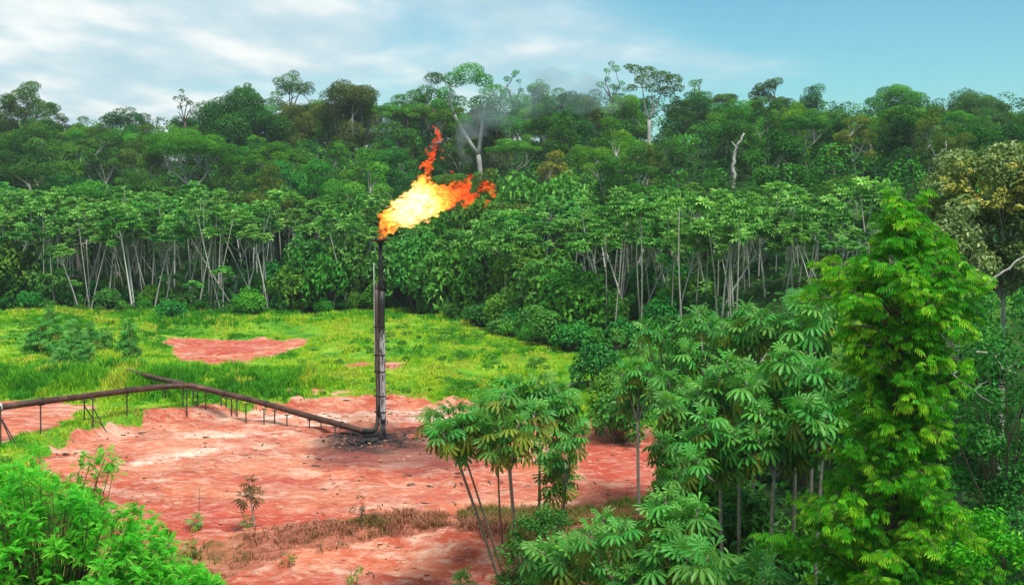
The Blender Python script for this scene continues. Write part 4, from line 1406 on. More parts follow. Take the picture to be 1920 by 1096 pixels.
# --- the rest of the dense stand, beyond the ones built one by one
def build_stand_rest():
    g = np.random.default_rng(33)
    st, cr = MB(), MB()
    n = 0
    while n < 190:
        if n % 2:
            px = g.uniform(-40, 700); d = g.uniform(149, 185)
            if px > 520 and g.random() < .5:
                continue
            top = g.uniform(350, 430)
        else:
            px = g.uniform(1120, 1690); d = g.uniform(104, 150)
            top = g.uniform(350, 425)
        top += 44 * (float(vnoise(px / 42.0, d / 30.0, None, 8)) - .35)
        x = (px - 960) / F * d
        if d < edge_y(x) + 3:
            continue
        n += 1
        z = float(gz(x, d)); h = pix(px, top, d)[2] - z
        tl = .10 if n % 2 else .22
        c = np.array([x + g.normal() * tl * h, d + g.normal() * .06 * h, z + h])
        b = np.array([x, d, z - .3])
        add_tube(st, bez(b, b * .5 + c * .5 + g.normal(size=3) * .3, c, 6), np.linspace(.10, .045, 6), 5, g.random(), 0, False)
        for q in range(3):
            cc = c + np.array([g.normal() * .7, g.normal() * .7, -g.random() * .9])
            rs = rosette(g, 11, .9)
            yaw = np.array([r[0] for r in rs]); el = np.array([r[1] for r in rs]); sz = np.array([r[2] for r in rs])
            xx = np.stack([np.cos(yaw) * np.cos(el), np.sin(yaw) * np.cos(el), np.sin(el)], -1)
            inst(cr, PT_FAR[0], PT_FAR[1], PT_FAR[2], frames(xx, np.array([[0, 0, 1.0]])) * sz[:, None, None], np.repeat(cc[None], len(rs), 0), np.clip(g.normal(.45, .2) + g.normal(size=len(rs)) * .14, .05, .95))
    tag(link('stand_stems', st.mesh('stand_stems', M_BARK, True)), kind='stuff')
    tag(link('stand_foliage', cr.mesh('stand_foliage', M_CECFAR)), kind='stuff')


build_stand_rest()

# --- bushes and small trees along the forest edge
BK = []
for i, (Rb_, H_, lf_, np_) in enumerate([(2.2, 3.2, .34, 16), (1.8, 2.4, .30, 14), (2.6, 4.6, .40, 20), (1.6, 4.2, .34, 14), (2.8, 3.6, .46, 18)]):
    BK.append((Rb_, H_, bush_geo(500 + i, Rb_, H_, lf_, 1.0, np_)))
BM = [('dark green', M_BUSH), ('fresh green', M_MID), ('bright green', M_LIGHT)]
BP = {}


def bush(px, d, s, t=0, label=None, name='bush', sz=1.0, i=None, group='bushes along the forest edge', x=None):
    i = int(rv.integers(len(BK))) if i is None else i
    if (i, t) not in BP:
        if i not in BP:
            BP[i] = kind('stem', 'foliage', BK[i][2], M_DARKBARK, M_BUSH)
        BP[(i, t)] = [BP[i][0], (*BP[i][1], BM[t][1])]
    x = (px - 960) / F * d if x is None else x
    z = float(gz(x, d))
    hgt = 'low' if BK[i][1] * s * sz < 3.0 else 'tall' if BK[i][1] * s * sz > 4.6 else 'leafy'
    lab = label or f'{hgt} {BM[t][0]} bush at the forest edge {where(px)}'
    place(BP[(i, t)], name, uniq(lab), 'bush', (x, d, z - .15), rv.random() * 6.28, (s, s, s * sz), None if label else group)


bl = []
tries = 0
while len(bl) < 235 and tries < 12000:
    tries += 1
    px = rv.uniform(-50, 1330)
    x0 = (px - 960) / F * 150
    dd = rv.random() ** 1.5 * (26 if px < 600 else 34)
    d = 150
    for _ in range(4):
        d = float(edge_y((px - 960) / F * d)) + 1 + dd
    x = (px - 960) / F * d
    if any((x - a) ** 2 + (d - b) ** 2 < 1.9 ** 2 for a, b in bl):
        continue
    bl.append((x, d))
    s = rv.uniform(.5, .9) if dd < 3 else rv.uniform(.75, 1.35)
    if 95 < px < 480:
        s *= rv.uniform(.45, .85)
    bush(px, d, s, int(rv.choice(3, p=[.66, .28, .06])), sz=rv.uniform(.85, 1.4) if not 95 < px < 480 else .9)
for (px, d, s, sz) in [(10, 152, 1.7, 1.35), (40, 155, 1.5, 1.5), (75, 153, 1.3, 1.3), (-25, 150, 1.6, 1.3), (545, 152, 1.3, 1.3), (580, 155, 1.6, 1.5), (620, 152, 1.5, 1.5), (655, 154, 1.7, 1.5), (690, 152, 1.3, 1.4), (740, 150, 1.6, 1.4), (780, 148, 1.7, 1.5), (830, 144, 1.7, 1.6), (880, 142, 1.8, 1.5), (930, 139, 1.8, 1.6), (980, 134, 1.7, 1.5), (1030, 127, 1.6, 1.6), (1070, 122, 1.5, 1.5), (1105, 116, 1.5, 1.4), (820, 172, 1.9, 1.9), (900, 172, 2.0, 1.9), (980, 165, 2.0, 1.8), (1050, 160, 1.9, 1.8), (760, 176, 1.9, 1.8), (700, 178, 1.8, 1.8), (940, 184, 2.0, 1.9), (1110, 152, 1.8, 1.7)]:
    bush(px, d, s, int(rv.integers(2)), f'{"broad" if sz < 1.45 else "tall"} thicket {"at the foot of" if d < 165 else "up on"} the bank {where(px)}, {tuple(("glossy","tangled","dense","shady","leafy","domed","ragged"))[int(px * 7 + d) % 7]}', 'thicket', sz, int(rv.choice([2, 4])))
bush(318, 138, .82, 0, 'round dark bush alone in the grass beyond the pipe', sz=.9, i=4)
bush(465, 147, 1.1, 2, 'bright yellow-green bush against the white stems', sz=1.1, i=0)

# undergrowth that covers the forest floor
def build_undergrowth():
    g = np.random.default_rng(91)
    mb = MB()
    n = 33000
    d = 45 + 175 * g.random(n) ** .8
    px = g.uniform(-60, 1980, n); x = (px - 960) / F * d
    fo = np.maximum(d - edge_y(x) > -1.5, (x > 11.5) & (d < 110))
    x, d = x[fo], d[fo]
    z = gz(x, d)
    m = len(x)
    h = g.random(m) ** 2 * 1.7
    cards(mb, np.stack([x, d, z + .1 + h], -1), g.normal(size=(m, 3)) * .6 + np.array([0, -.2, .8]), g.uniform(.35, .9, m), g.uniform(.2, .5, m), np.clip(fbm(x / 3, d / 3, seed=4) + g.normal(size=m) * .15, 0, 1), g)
    tag(link('undergrowth', mb.mesh('undergrowth', M_UNDER)), kind='stuff')


build_undergrowth()


def build_hill_foliage():
    g = np.random.default_rng(92)
    for nm, mat, cnt in (('hillside_foliage', M_DARK, 1250), ('hillside_leaves', M_MID, 750)):
        mb = MB()
        n = 0
        while n < cnt:
            d = 140 + 215 * g.random() ** .8; px = g.uniform(-70, 1990); x = (px - 960) / F * d
            if d < edge_y(x) + 22 or (abs(px - 895) < 45 and d < 236) or (abs(px - 1217) < 30 and d < 250) or (abs(px - 1384) < 25 and d < 191):
                continue
            n += 1
            z = float(gz(x, d)); r = g.uniform(1.3, 3.0)
            hi = 6.5 + 6.5 * float(smooth(250, 310, d))
            puff_cards(mb, g, (x, d, z + .5 + hi * g.random()), r, int(15 * r * r), .66, g.uniform(.1, .75), .75)
        tag(link(nm, mb.mesh(nm, mat)), kind='stuff')


build_hill_foliage()


# --- grass
def build_grass():
    g = np.random.default_rng(14)

    def tufts(name, x, y, h, tint, mat, blades=6, w=.055, lean=.45):
        n = len(x)
        mb = MB()
        X = np.repeat(x, blades); Y = np.repeat(y, blades)
        m = len(X)
        X = X + g.normal(size=m) * .12; Y = Y + g.normal(size=m) * .12
        Z = np.repeat(gz(x, y, True), blades) - .04
        H = np.repeat(h, blades) * g.uniform(.55, 1.2, m)
        a = g.random(m) * 6.28; b = a + 1.57 + g.normal(size=m) * .4
        out = H * lean * g.uniform(.3, 1.3, m)
        p0 = np.stack([X, Y, Z], -1)
        dirv = np.stack([np.cos(a), np.sin(a), np.zeros(m)], -1); sid = np.stack([np.cos(b), np.sin(b), np.zeros(m)], -1)
        wv = (w * g.uniform(.6, 1.4, m))[:, None]
        p1 = p0 + dirv * (out * .35)[:, None] + np.array([0, 0, 1]) * (H * .6)[:, None]
        p2 = p0 + dirv * out[:, None] + np.array([0, 0, 1]) * (H * .92)[:, None]
        v = np.stack([p0 - sid * wv * .5, p0 + sid * wv * .5, p1 + sid * wv * .5, p1 - sid * wv * .5, p2], 1).reshape(-1, 3)
        i = np.arange(m) * 5
        base = mb.n
        T = np.clip(np.repeat(tint, blades) + g.normal(size=m) * .07, 0, 1)
        mb.add(v, np.stack([i, i + 1, i + 2, i + 3], -1), np.repeat(T, 5))
        mb.tr.append(np.stack([i + 3, i + 2, i + 4], -1) + base); mb.tm.append(np.zeros(m))
        tag(link(name, mb.mesh(name, mat)), kind='stuff')
    # meadow round the pad
    n = 150000
    y = 60 + 100 * g.random(n) ** .9
    px = g.uniform(-80, 1330, n); x = (px - 960) / F * y
    soil = soil_masks(x, y)
    dens = .40 + 2.2 * (fbm(x / 3.0, y / 4, seed=81, oct=5, gain=.6) - .47)
    far_bank = smooth(-12, -20, x) * smooth(84, 90, y) * (1 - smooth(97, 103, y))
    nearpad = smooth(61, 64, y)
    keep = (soil < .25 + .6 * g.random(n) ** 2) & (y < edge_y(x) + 2) & (g.random(n) < np.maximum(dens, far_bank) * nearpad) & (x < 11 + (y > 90) * 8)
    x, y, fb_ = x[keep], y[keep], far_bank[keep]
    if len(x) > 44000:
        x, y, fb_ = x[:44000], y[:44000], fb_[:44000]
    yel = fbm(x / 8, y / 14, seed=82, oct=4) + .85 * (fbm(x / 1.6, y / 2.6, seed=84, oct=4, gain=.6) - .5) + .22 * np.exp(-((x + 8) / 16) ** 2 - ((y - 105) / 16) ** 2)
    tint = np.clip((yel - .42) * 2.3 + .25, .14, .78) * (1 - .55 * fb_) - .12 * (x > 4)
    strip = smooth(3.0, .6, sd_poly(x, y, PAD))
    tint = tint + .14 * strip
    h = .20 + .24 * fbm(x / 4, y / 6, seed=83) + .7 * fb_ + .3 * (y > 132)
    tint = np.where(fbm(x / 2.5, y / 3.5, seed=90) > .65, .84, tint)
    h = h * np.clip(.35 + 2.2 * (fbm(x / 1.8, y / 2.5, seed=95) - .22), .4, 2.1)
    tufts('meadow_grass', x, y, h, np.clip(tint + .04, .05, .95), M_GRASS, 5, .066)
    # dry grass on the berm before the pad
    n = 32000
    y = g.uniform(50, 63.5, n); x = g.uniform(-27, 8, n)
    band = np.exp(-((y + .05 * (x + 8) - 58.0 + warp(x, y, 1.0, 4, 85)) / 2.3) ** 2)
    keep = (soil_masks(x, y) < .5) & (g.random(n) < (band * 1.0 + .04) * smooth(.22, .5, fbm(x / 1.6, y / 1.6, seed=93)))
    x, y = x[keep], y[keep]
    tint = np.clip(.28 + 1.7 * (fbm(x / 2.5, y / 1.8, seed=86) - .36), 0, 1)
    tufts('dry_grass', x, y, .14 + .55 * fbm(x / 3, y / 3, seed=87), tint, M_DRY, 6, .035, .8)
    # fresh grass at the bottom edge and beside the pad on the right
    n = 9000
    y = g.uniform(44, 66, n); x = g.uniform(-20, 13, n)
    right = (x > 3.5 + (y - 50) * .25) & (y < 64)
    low = y + warp(x, y, 1.5, 3, 88) < 49.6
    keep = (soil_masks(x, y) < .5) & (right | low)
    x, y = x[keep], y[keep]
    tufts('fresh_grass', x, y, .25 + .4 * g.random(len(x)), np.clip(.25 + .6 * (fbm(x / 2, y / 2, seed=89) - .3), 0, 1), M_GRASS, 6, .04, .6)


build_grass()


def build_weeds():
    g = np.random.default_rng(61)
    mb = MB(); n = 0
    while n < 430:
        y = 66 + 80 * g.random(); px = g.uniform(-60, 1150); x = (px - 960) / F * y
        if soil_masks(np.array([x]), np.array([y]))[0] > .3 or y > edge_y(x) - 1 or sd_poly(np.array([x]), np.array([y]), PAD)[0] < .5:
            continue
        if fbm(np.array([x / 9]), np.array([y / 9]), seed=66)[0] < .50 or fbm(np.array([x / 2.2]), np.array([y / 2.6]), seed=67)[0] < .50:
            continue
        n += 1
        r = g.uniform(.14, .5)
        puff_cards(mb, g, (x, y, float(gz(x, y)) + r * .3), r * g.uniform(.8, 1.6), int(50 + 110 * r), .20, g.uniform(.1, .8), g.uniform(.35, .8))
    tag(link('meadow_weeds', mb.mesh('meadow_weeds', M_MID)), kind='stuff')


build_weeds()

# --- near cecropias: every leaf is a part
LEAFS = [palm_template(nl, rr, .46, True, dr) for nl, rr, dr in ((11, .58, .25), (10, .56, .45), (11, .60, .70), (9, .54, .25), (11, .62, .50), (9, .56, .85))]
def leaf_mesh(k, mat, nm):
    mb = MB(); v, f, t = LEAFS[k]
    if k in (3, 5):                                        # torn: two leaflets gone
        f = f[(f.min(1) < 7 * 2) | (f.min(1) >= 7 * 4)]
    mb.add(v, f, np.clip((.48, .42, .36, .56, .46, .40)[k] + t, 0, 1))
    me = mb.mesh(nm, mat, False)
    return me


LM = [leaf_mesh(k, M_CEC, 'leaf') for k in range(6)]
LMO = [leaf_mesh(k, M_CEC_OLD, 'leaf') for k in range(6)]
LMW = [leaf_mesh(k, M_WILT, 'leaf') for k in range(6)]


def near_cecropia(label, base, fork, tips, nleaf=11, ls=1.0, r0=.075, old=.12, seed=0, bark=None, name='cecropia_sapling', spread=1.0, group=None, mats=None):
    """base, fork, tips in world metres; each tip carries a rosette of leaves."""
    g = np.random.default_rng(1000 + seed)
    base, fork = np.asarray(base, float), np.asarray(fork, float)
    root = thing(name, uniq(label), 'tree', base, group=group)
    mb = MB()
    o = base
    lo = base - np.array([0, 0, .5])
    add_tube(mb, bez(lo - o, (lo * .5 + fork * .5) - o + g.normal(size=3) * .12, fork - o, 9), np.linspace(r0, r0 * .72, 9), 8)
    for tpt in tips:
        c = np.asarray(tpt, float) - o
        fk = fork - o
        d = np.linalg.norm(c - fk)
        m = fk * .45 + c * .55 - np.array([0, 0, .10 * d])
        add_tube(mb, bez(fk - unit(fk) * g.random() * .3, m, c, 7), np.linspace(r0 * .6, r0 * .36, 7), 6)
        add_tube(mb, [c, c + np.array([0, 0, .18])], [r0 * .36, r0 * .1], 6)
    link('trunk', mb.mesh('trunk', bark or M_CECBARK, True), root)
    for tpt in tips:
        c = np.asarray(tpt, float) - o
        for q, (yaw, el, s) in enumerate(rosette(g, nleaf, spread)):
            u = (q + .5) / nleaf
            x = np.array([math.cos(yaw) * math.cos(el), math.sin(yaw) * math.cos(el), math.sin(el)])
            isold = u > 1 - old * 2 and g.random() < .75
            mset = mats or (LMO if isold else LM)
            me = mset[(2 if u > .7 else 1 if u > .35 else 0) + (3 if g.random() < .4 else 0)]
            lf = link('leaf', me, root)
            Mx = frames(x[None] , np.array([[0, 0, 1.0]]) + g.normal(size=(1, 3)) * .30)[0]
            lf.matrix_local = Matrix.Translation(c + np.array([0, 0, .16 - .42 * u])) @ Matrix(Mx.tolist()).to_4x4() @ Matrix.Scale(ls * s * g.uniform(.88, 1.12), 4)
    return root


def gtips(cx, cy, rx, ry, d, n, dd, seed):
    """n shoot tips in an ellipse of the photograph at ground distance d +- dd."""
    g = np.random.default_rng(seed)
    out = []
    for k in range(n):
        a = k * 2.39996 + g.random() * .4; r = math.sqrt((k + .5) / n)
        out.append(pix(cx + rx * r * math.cos(a), cy + ry * r * math.sin(a), d + g.normal() * dd))
    return out


def onground(px, d):
    x = (px - 960) / F * d
    return np.array([x, d, float(gz(x, d))])


# the group in the middle, before the red pad
near_cecropia('leaning slender cecropia with yellowing lower leaves left in the middle group', ground(948, 1105), pix(858, 862, 47.0), gtips(848, 800, 44, 40, 47, 6, .7, 1), 12, .95, .085, .26, 1)
near_cecropia('thin-stemmed cecropia just behind the leaning one in the middle group', ground(945, 1090) + np.array([.15, .5, 0]), pix(868, 845, 48), gtips(888, 790, 34, 34, 48.2, 4, .6, 2), 12, .95, .06, .2, 2)
near_cecropia('thickest reddish-stemmed cecropia in the centre of the middle group', ground(984, 1110), pix(955, 872, 46), gtips(955, 795, 62, 52, 46.2, 8, .9, 3), 12, 1.0, .10, .2, 3)
near_cecropia('topmost cecropia crown at the back of the middle group', ground(1010, 1010), pix(1012, 850, 50.5), gtips(1000, 738, 50, 30, 50.5, 6, .9, 4), 12, 1.0, .08, .08, 4)
near_cecropia('pole-thin cecropia standing straight in the middle group', ground(943, 1010), pix(934, 875, 51), gtips(930, 822, 28, 24, 51, 3, .5, 5), 11, .95, .055, .25, 5)
near_cecropia('curved-stemmed dark-leaved cecropia hanging low at the right of the middle group', ground(1012, 1015) + np.array([.6, 0, 0]), pix(1062, 905, 48.5), gtips(1050, 850, 32, 66, 48.5, 7, .7, 6), 12, .85, .075, .12, 6, spread=1.25)
near_cecropia('bluish cecropia with tall shoots at the right end of the middle group', ground(1050, 1010), pix(1072, 850, 50), gtips(1062, 780, 28, 36, 50, 5, .7, 7), 12, .85, .065, .08, 7)
# the mass on the right
RM = [(1235, 660, 55, 58, 60, 9, 1235), (1318, 630, 55, 45, 57, 9, 1330), (1420, 620, 58, 42, 55, 9, 1420), (1520, 600, 50, 42, 52, 8, 1530), (1190, 715, 34, 46, 57, 7, 1205), (1275, 745, 60, 40, 51, 9, 1300),
      (1385, 720, 62, 48, 49, 10, 1400), (1490, 710, 60, 45, 48, 9, 1500), (1262, 850, 24, 58, 50, 5, 1290), (1335, 830, 58, 50, 45, 9, 1375), (1440, 815, 58, 45, 44, 9, 1470), (1540, 790, 50, 45, 44, 7, 1545),
      (1150, 1020, 68, 50, 40, 9, 1165), (1270, 975, 52, 42, 39, 8, 1300), (1060, 1050, 42, 32, 41, 5, 1075), (1285, 1065, 50, 30, 36, 6, 1290), (1205, 1085, 40, 20, 37, 5, 1210), (1420, 1075, 46, 24, 35, 5, 1425)]
RL = ['highest left crown of the cecropia mass beyond the grass edge', 'broad-leaved cecropia crowning the right mass below the white stems', 'pale-topped cecropia at the top of the right mass', 'cecropia half hidden by the feathery tree at the top of the right mass', 'cecropia bulging over the meadow at the left edge of the right mass', 'cecropia in the middle of the right mass with glossy drooping leaves',
      'deep green cecropia in the heart of the right mass', 'cecropia against the feathery tree in mid height of the right mass', 'dark cecropia drooping over the right end of the red pad', 'cecropia with hanging fan leaves above the pale forked trunks', 'cecropia on tall pale trunks left of the feathery tree', 'small cecropia tucked behind the feathery tree', 'large light green cecropia right of the vine-covered mound', 'cecropia with fresh leaves below the red pad on the right', 'low cecropia in front of the vine-covered mound', 'low cecropia at the bottom edge below the pale trunks', 'small cecropia cut by the bottom edge right of the mound', 'cecropia crown at the bottom edge beside the feathery tree']
for k, (cx, cy, rx, ry, d, n, bx) in enumerate(RM):
    b = onground(bx, d + .5)
    fk = pix(cx * .6 + bx * .4, cy + ry + 26, d)
    fk[2] = max(fk[2], b[2] + 1.0)
    near_cecropia(RL[k], b, fk, gtips(cx, cy, rx, ry, d, n, 1.3, 20 + k), 13 + k % 3, (.86 + .09 * (k * 5 % 4)), .095, .06 + .03 * (k % 3), 20 + k, name='cecropia_tree', spread=1.15)


# saplings on the pad and the leafy plants in the left meadow
near_cecropia('wilting sapling with drooping brown leaves at the near edge of the red pad', ground(478, 992), pix(466, 915, ground(478, 992)[1]), [pix(468, 902, ground(478, 992)[1]), pix(455, 930, ground(478, 992)[1]), pix(482, 925, ground(478, 992)[1])], 8, .55, .05, .1, 60, name='wilted_sapling', spread=1.5, mats=LMW)
near_cecropia('tiny green seedling beside the wilting sapling on the pad edge', ground(466, 992), pix(464, 980, ground(466, 992)[1]), [pix(463, 974, ground(466, 992)[1])], 8, .45, .02, .1, 61, name='seedling')
near_cecropia('small green seedling under the thin bare stick on the pad edge', ground(367, 992), pix(367, 982, ground(367, 992)[1]), [pix(367, 974, ground(367, 992)[1])], 9, .5, .02, .1, 62, name='seedling')
near_cecropia('pale seedling above the left foreground tree in dry grass', ground(358, 1050), pix(358, 1030, ground(358, 1050)[1]), [pix(357, 1020, ground(358, 1050)[1])], 9, .5, .02, .1, 63, name='seedling')
near_cecropia('fern-like young palmate plant at the bottom edge below the middle group', ground(872, 1130), pix(870, 1095, ground(872, 1130)[1]), [pix(870, 1086, ground(872, 1130)[1])], 12, .75, .03, .1, 64, name='seedling')
pl = [(80, 660, 604, 'tall'), (105, 668, 618, 'broad'), (62, 655, 628, 'leaning'), (130, 678, 640, 'dark'), (150, 676, 628, 'thin'), (170, 660, 612, 'pale'), (95, 640, 580, 'highest'), (196, 655, 622, 'small'), (240, 690, 612, 'column-like'), (247, 692, 645, 'yellow-spotted'), (140, 645, 606, 'bluish'), (118, 690, 660, 'low'), (160, 686, 650, 'lowest')]
for k, (px, pb, pt_, wd) in enumerate(pl):
    b = ground(px, pb)
    t = pix(px, pt_, b[1]); hgt = t[2] - b[2]
    tips = [t] + [b * (1 - f) + t * f + np.array([math.cos(k + j * 2.2) * .5, math.sin(k + j * 2.2) * .5, 0]) for j, f in enumerate((.8, .62, .45))]
    near_cecropia(f'{wd} leafy cecropia sapling in the grass left of the branch pipe end', b, b * .65 + t * .35, tips, 11, .95, .035, .05, 70 + k, name='leafy_sapling', group='leafy saplings in the left meadow')

# thin bare stick and dry weed
def stick(px0, py0, px1, py1, r, label, twigs=3, mat=None, name='bare_stick', leaves=0):
    b = ground(px0, py0); t = pix(px1, py1, b[1])
    g = np.random.default_rng(int(px0))
    root = thing(name, uniq(label), 'plant', b)
    mb = MB(); limb(mb, g, (0, 0, -.1), t - b, r, r * .5, .03, 6, 6)
    link('stem', mb.mesh('stem', M_DARKBARK, True), root)
    for k in range(twigs):
        mb = MB(); f = .35 + .55 * g.random()
        limb(mb, g, (t - b) * f, (t - b) * f + np.array([g.normal() * .25, g.normal() * .2, .25 + .2 * g.random()]), r * .5, r * .2, .1, 4, 5)
        link('twig', mb.mesh('twig', M_DARKBARK, True), root)
    if leaves:
        mb = MB()
        for k in range(5):
            c = (t - b) * (.3 + .15 * k) + g.normal(size=3) * .18
            puff_cards(mb, g, c, .22, leaves, .13, .4, .9)
        link('foliage', mb.mesh('foliage', mat or M_WILT), root)


stick(370, 985, 374, 912, .018, 'thin bare stick standing at the near edge of the red pad', 1)
stick(677, 985, 679, 940, .03, 'small brownish shrub on the dry grass berm', 4, M_WILT, 'dry_shrub', 26)
stick(703, 985, 705, 962, .025, 'tiny dry weed right of the brownish shrub', 3, M_WILT, 'dry_shrub', 14)
stick(416, 826, 416, 818, .03, 'short stub of a stick on the middle of the red pad', 0)
stick(660, 1095, 658, 1062, .02, 'yellow-green weed at the bottom edge below the berm', 3, M_LIGHT, 'weed', 30)
stick(543, 1062, 543, 1042, .02, 'little bright weed on the lower dirt terrace', 2, M_LIGHT, 'weed', 16)
stick(185, 862, 186, 832, .02, 'dark dry sprig on the left end of the pad', 3, M_WILT, 'weed', 10)


def fallen_log():
    a, b = ground(1068, 728), ground(1126, 722)
    root = thing('fallen_log', uniq('pale fallen log lying in the grass by the right forest edge'), 'log', a)
    mb = MB(); add_tube(mb, bez((0, 0, .35), (b - a) * .5 + np.array([0, 0, .45]), (b - a) + np.array([0, 0, .5]), 7), np.linspace(.14, .10, 7), 9)
    link('trunk', mb.mesh('trunk', M_WHITEBARK, True), root)


fallen_log()


# --- feathery trees of the foreground
def pinnate(nl, L, lw, ll, droop):
    """A drooping pinnate frond along +x."""
    v, f, t = [], [], []
    def rach(s):
        return np.array([L * s * (1 - .25 * droop * s), 0, .10 * L * math.sin(s * 2.6) - droop * L * s * s])
    for k in range(nl):
        s = .12 + .86 * k / (nl - 1)
        p = rach(s)
        for sd in (-1, 1):
            l = ll * (1 - .55 * abs(s - .45)) * (1 if k < nl - 1 else .8)
            dv = np.array([.45, sd * .9, -.30]); dv /= np.linalg.norm(dv)
            w = np.array([.9, -sd * .4, .1]) * lw
            b = len(v)
            v += [p, p + dv * l * .5 + w * .5, p + dv * l, p + dv * l * .5 - w * .5]
            tt = (s - .5) * .35
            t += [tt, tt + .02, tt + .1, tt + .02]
            f.append((b, b + 1, b + 2, b + 3))
    return np.array(v), np.array(f), np.array(t)


def hand_spray(npair, L, ll, lw):
    """A spray whose finger leaflets hang from an arching stalk along +x."""
    v, f, t = [], [], []
    for k in range(npair):
        q = (k + .6) / npair
        p = np.array([L * q, 0, .12 * L * math.sin(q * 2.4) - .28 * L * q * q])
        for sd in ((-1, 1) if k < npair - 1 else (-1, 0, 1)):
            dv = np.array([.38 + .4 * q * (sd == 0), sd * (.62 - .25 * q), -.72]); dv /= np.linalg.norm(dv)
            l = ll * (.75 + .35 * math.sin(q * 2.6))
            w = np.cross(dv, np.array([.5, sd * .1, .6])); w = w / np.linalg.norm(w) * lw
            b = len(v)
            kn = p + dv * l * .5 + np.array([.05, sd * .05, .05]) * l
            v += [p, kn + w * .5, p + dv * l, kn - w * .5]
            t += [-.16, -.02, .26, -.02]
            f.append((b, b + 1, b + 2, b + 3))
    return np.array(v), np.array(f), np.array(t)


def feathery():
    g = np.random.default_rng(44)
    d = 31.0
    b = onground(1672, d); base = b.copy()
    root = thing('feathery_tree', uniq('tall bright green feathery tree with drooping sprays in the right foreground'), 'tree', base)
    top = pix(1692, 372, d) - base
    tr, cr = MB(), MB()
    path = bez((0, 0, -.5), (top * .5 + np.array([.25, .2, 0])), top, 14)
    add_tube(tr, path, np.linspace(.17, .025, 14), 8)
    prof_y = [372, 405, 440, 480, 540, 600, 660, 720, 780, 840, 900, 960, 1030, 1110, 1250]
    prof_w = [5, 14, 34, 92, 156, 168, 132, 108, 90, 98, 120, 155, 188, 210, 215]
    T = hand_spray(4, .21, .165, .040)
    pos, xd, tint = [], [], []
    nb = 250
    for k in range(nb):
        py = 380 + (1180 - 380) * ((k + g.random()) / nb) ** .88
        w = np.interp(py, prof_y, prof_w) * d / F
        pz = pix(1690, py, d)[2] - base[2]
        i = np.interp(pz, path[:, 2], np.arange(14)); i0 = int(min(i, 12))
        s0 = path[i0] * (1 - (i - i0)) + path[i0 + 1] * (i - i0)
        a = k * 2.39996 + g.normal() * .3
        lump_ = .40 + 1.10 * vnoise(np.array([math.cos(a) * 1.3]), np.array([math.sin(a) * 1.3]), np.array([pz * .75]), 5)[0]
        ln = w * lump_ * g.uniform(.6, 1.1)
        e = s0 + np.array([math.cos(a) * ln, math.sin(a) * ln, .12 * ln + g.normal() * .15])
        q = bez(s0 - np.array([0, 0, .35 * ln]), s0 * .5 + e * .5 + np.array([0, 0, .22 * ln]), e, 7)
        add_tube(tr, q, np.linspace(.032, .008, 7), 4, .5, 0, False)
        bt = g.normal(.46, .15)
        nt = int(3 + 4.5 * ln / 1.5)
        for j in range(nt):
            u = .25 + .75 * (j + g.random()) / nt
            i = u * 6; i0 = int(min(i, 5))
            p = q[i0] * (1 - (i - i0)) + q[i0 + 1] * (i - i0)
            yaw = a + g.normal() * 1.1; el = g.uniform(-.35, .95)
            tl = g.uniform(.25, .65)
            w_ = np.array([math.cos(yaw) * math.cos(el), math.sin(yaw) * math.cos(el), math.sin(el)]) * tl
            add_tube(tr, bez(p, p + w_ * .6 + np.array([0, 0, .05]), p + w_ + np.array([0, 0, -.06]), 4), np.linspace(.012, .005, 4), 3, .5, 0, False)
            for h_ in range(g.integers(5, 9)):
                f_ = .2 + .85 * (h_ + g.random()) / 8
                y2 = yaw + g.normal() * .9; e2 = g.uniform(-.6, .3)
                pos.append(p + w_ * f_ + g.normal(size=3) * .06)
                xd.append((math.cos(y2) * math.cos(e2), math.sin(y2) * math.cos(e2), math.sin(e2)))
                tint.append(bt + g.normal() * .15)
    pos, xd, tint = np.array(pos), np.array(xd), np.clip(np.array(tint), .1, .85)
    sc_ = g.uniform(.75, 1.3, len(pos))
    Mx = frames(xd, np.array([[0, 0, 1.0]]) + g.normal(size=(len(pos), 3)) * .15) * sc_[:, None, None]
    # the 300 sprays nearest the viewer are parts of their own, the rest one crown
    front = np.argsort(pos[:, 1])[:900]
    front = g.choice(front, 300, replace=False)
    rest = np.setdiff1d(np.arange(len(pos)), front)
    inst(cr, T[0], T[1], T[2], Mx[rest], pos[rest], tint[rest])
    link('trunk', tr.mesh('trunk', M_DARKBARK, True), root)
    tag(link('crown', cr.mesh('crown', M_FEATH), root), kind='stuff')
    fm = []
    for tv in (.40, .52, .66):
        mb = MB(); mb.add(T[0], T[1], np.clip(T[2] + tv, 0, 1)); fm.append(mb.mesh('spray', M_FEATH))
    for i in front:
        o = link('spray', fm[int(np.digitize(tint[i], (.46, .58)))], root)
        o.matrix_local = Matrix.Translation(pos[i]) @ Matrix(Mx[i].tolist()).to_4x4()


feathery()


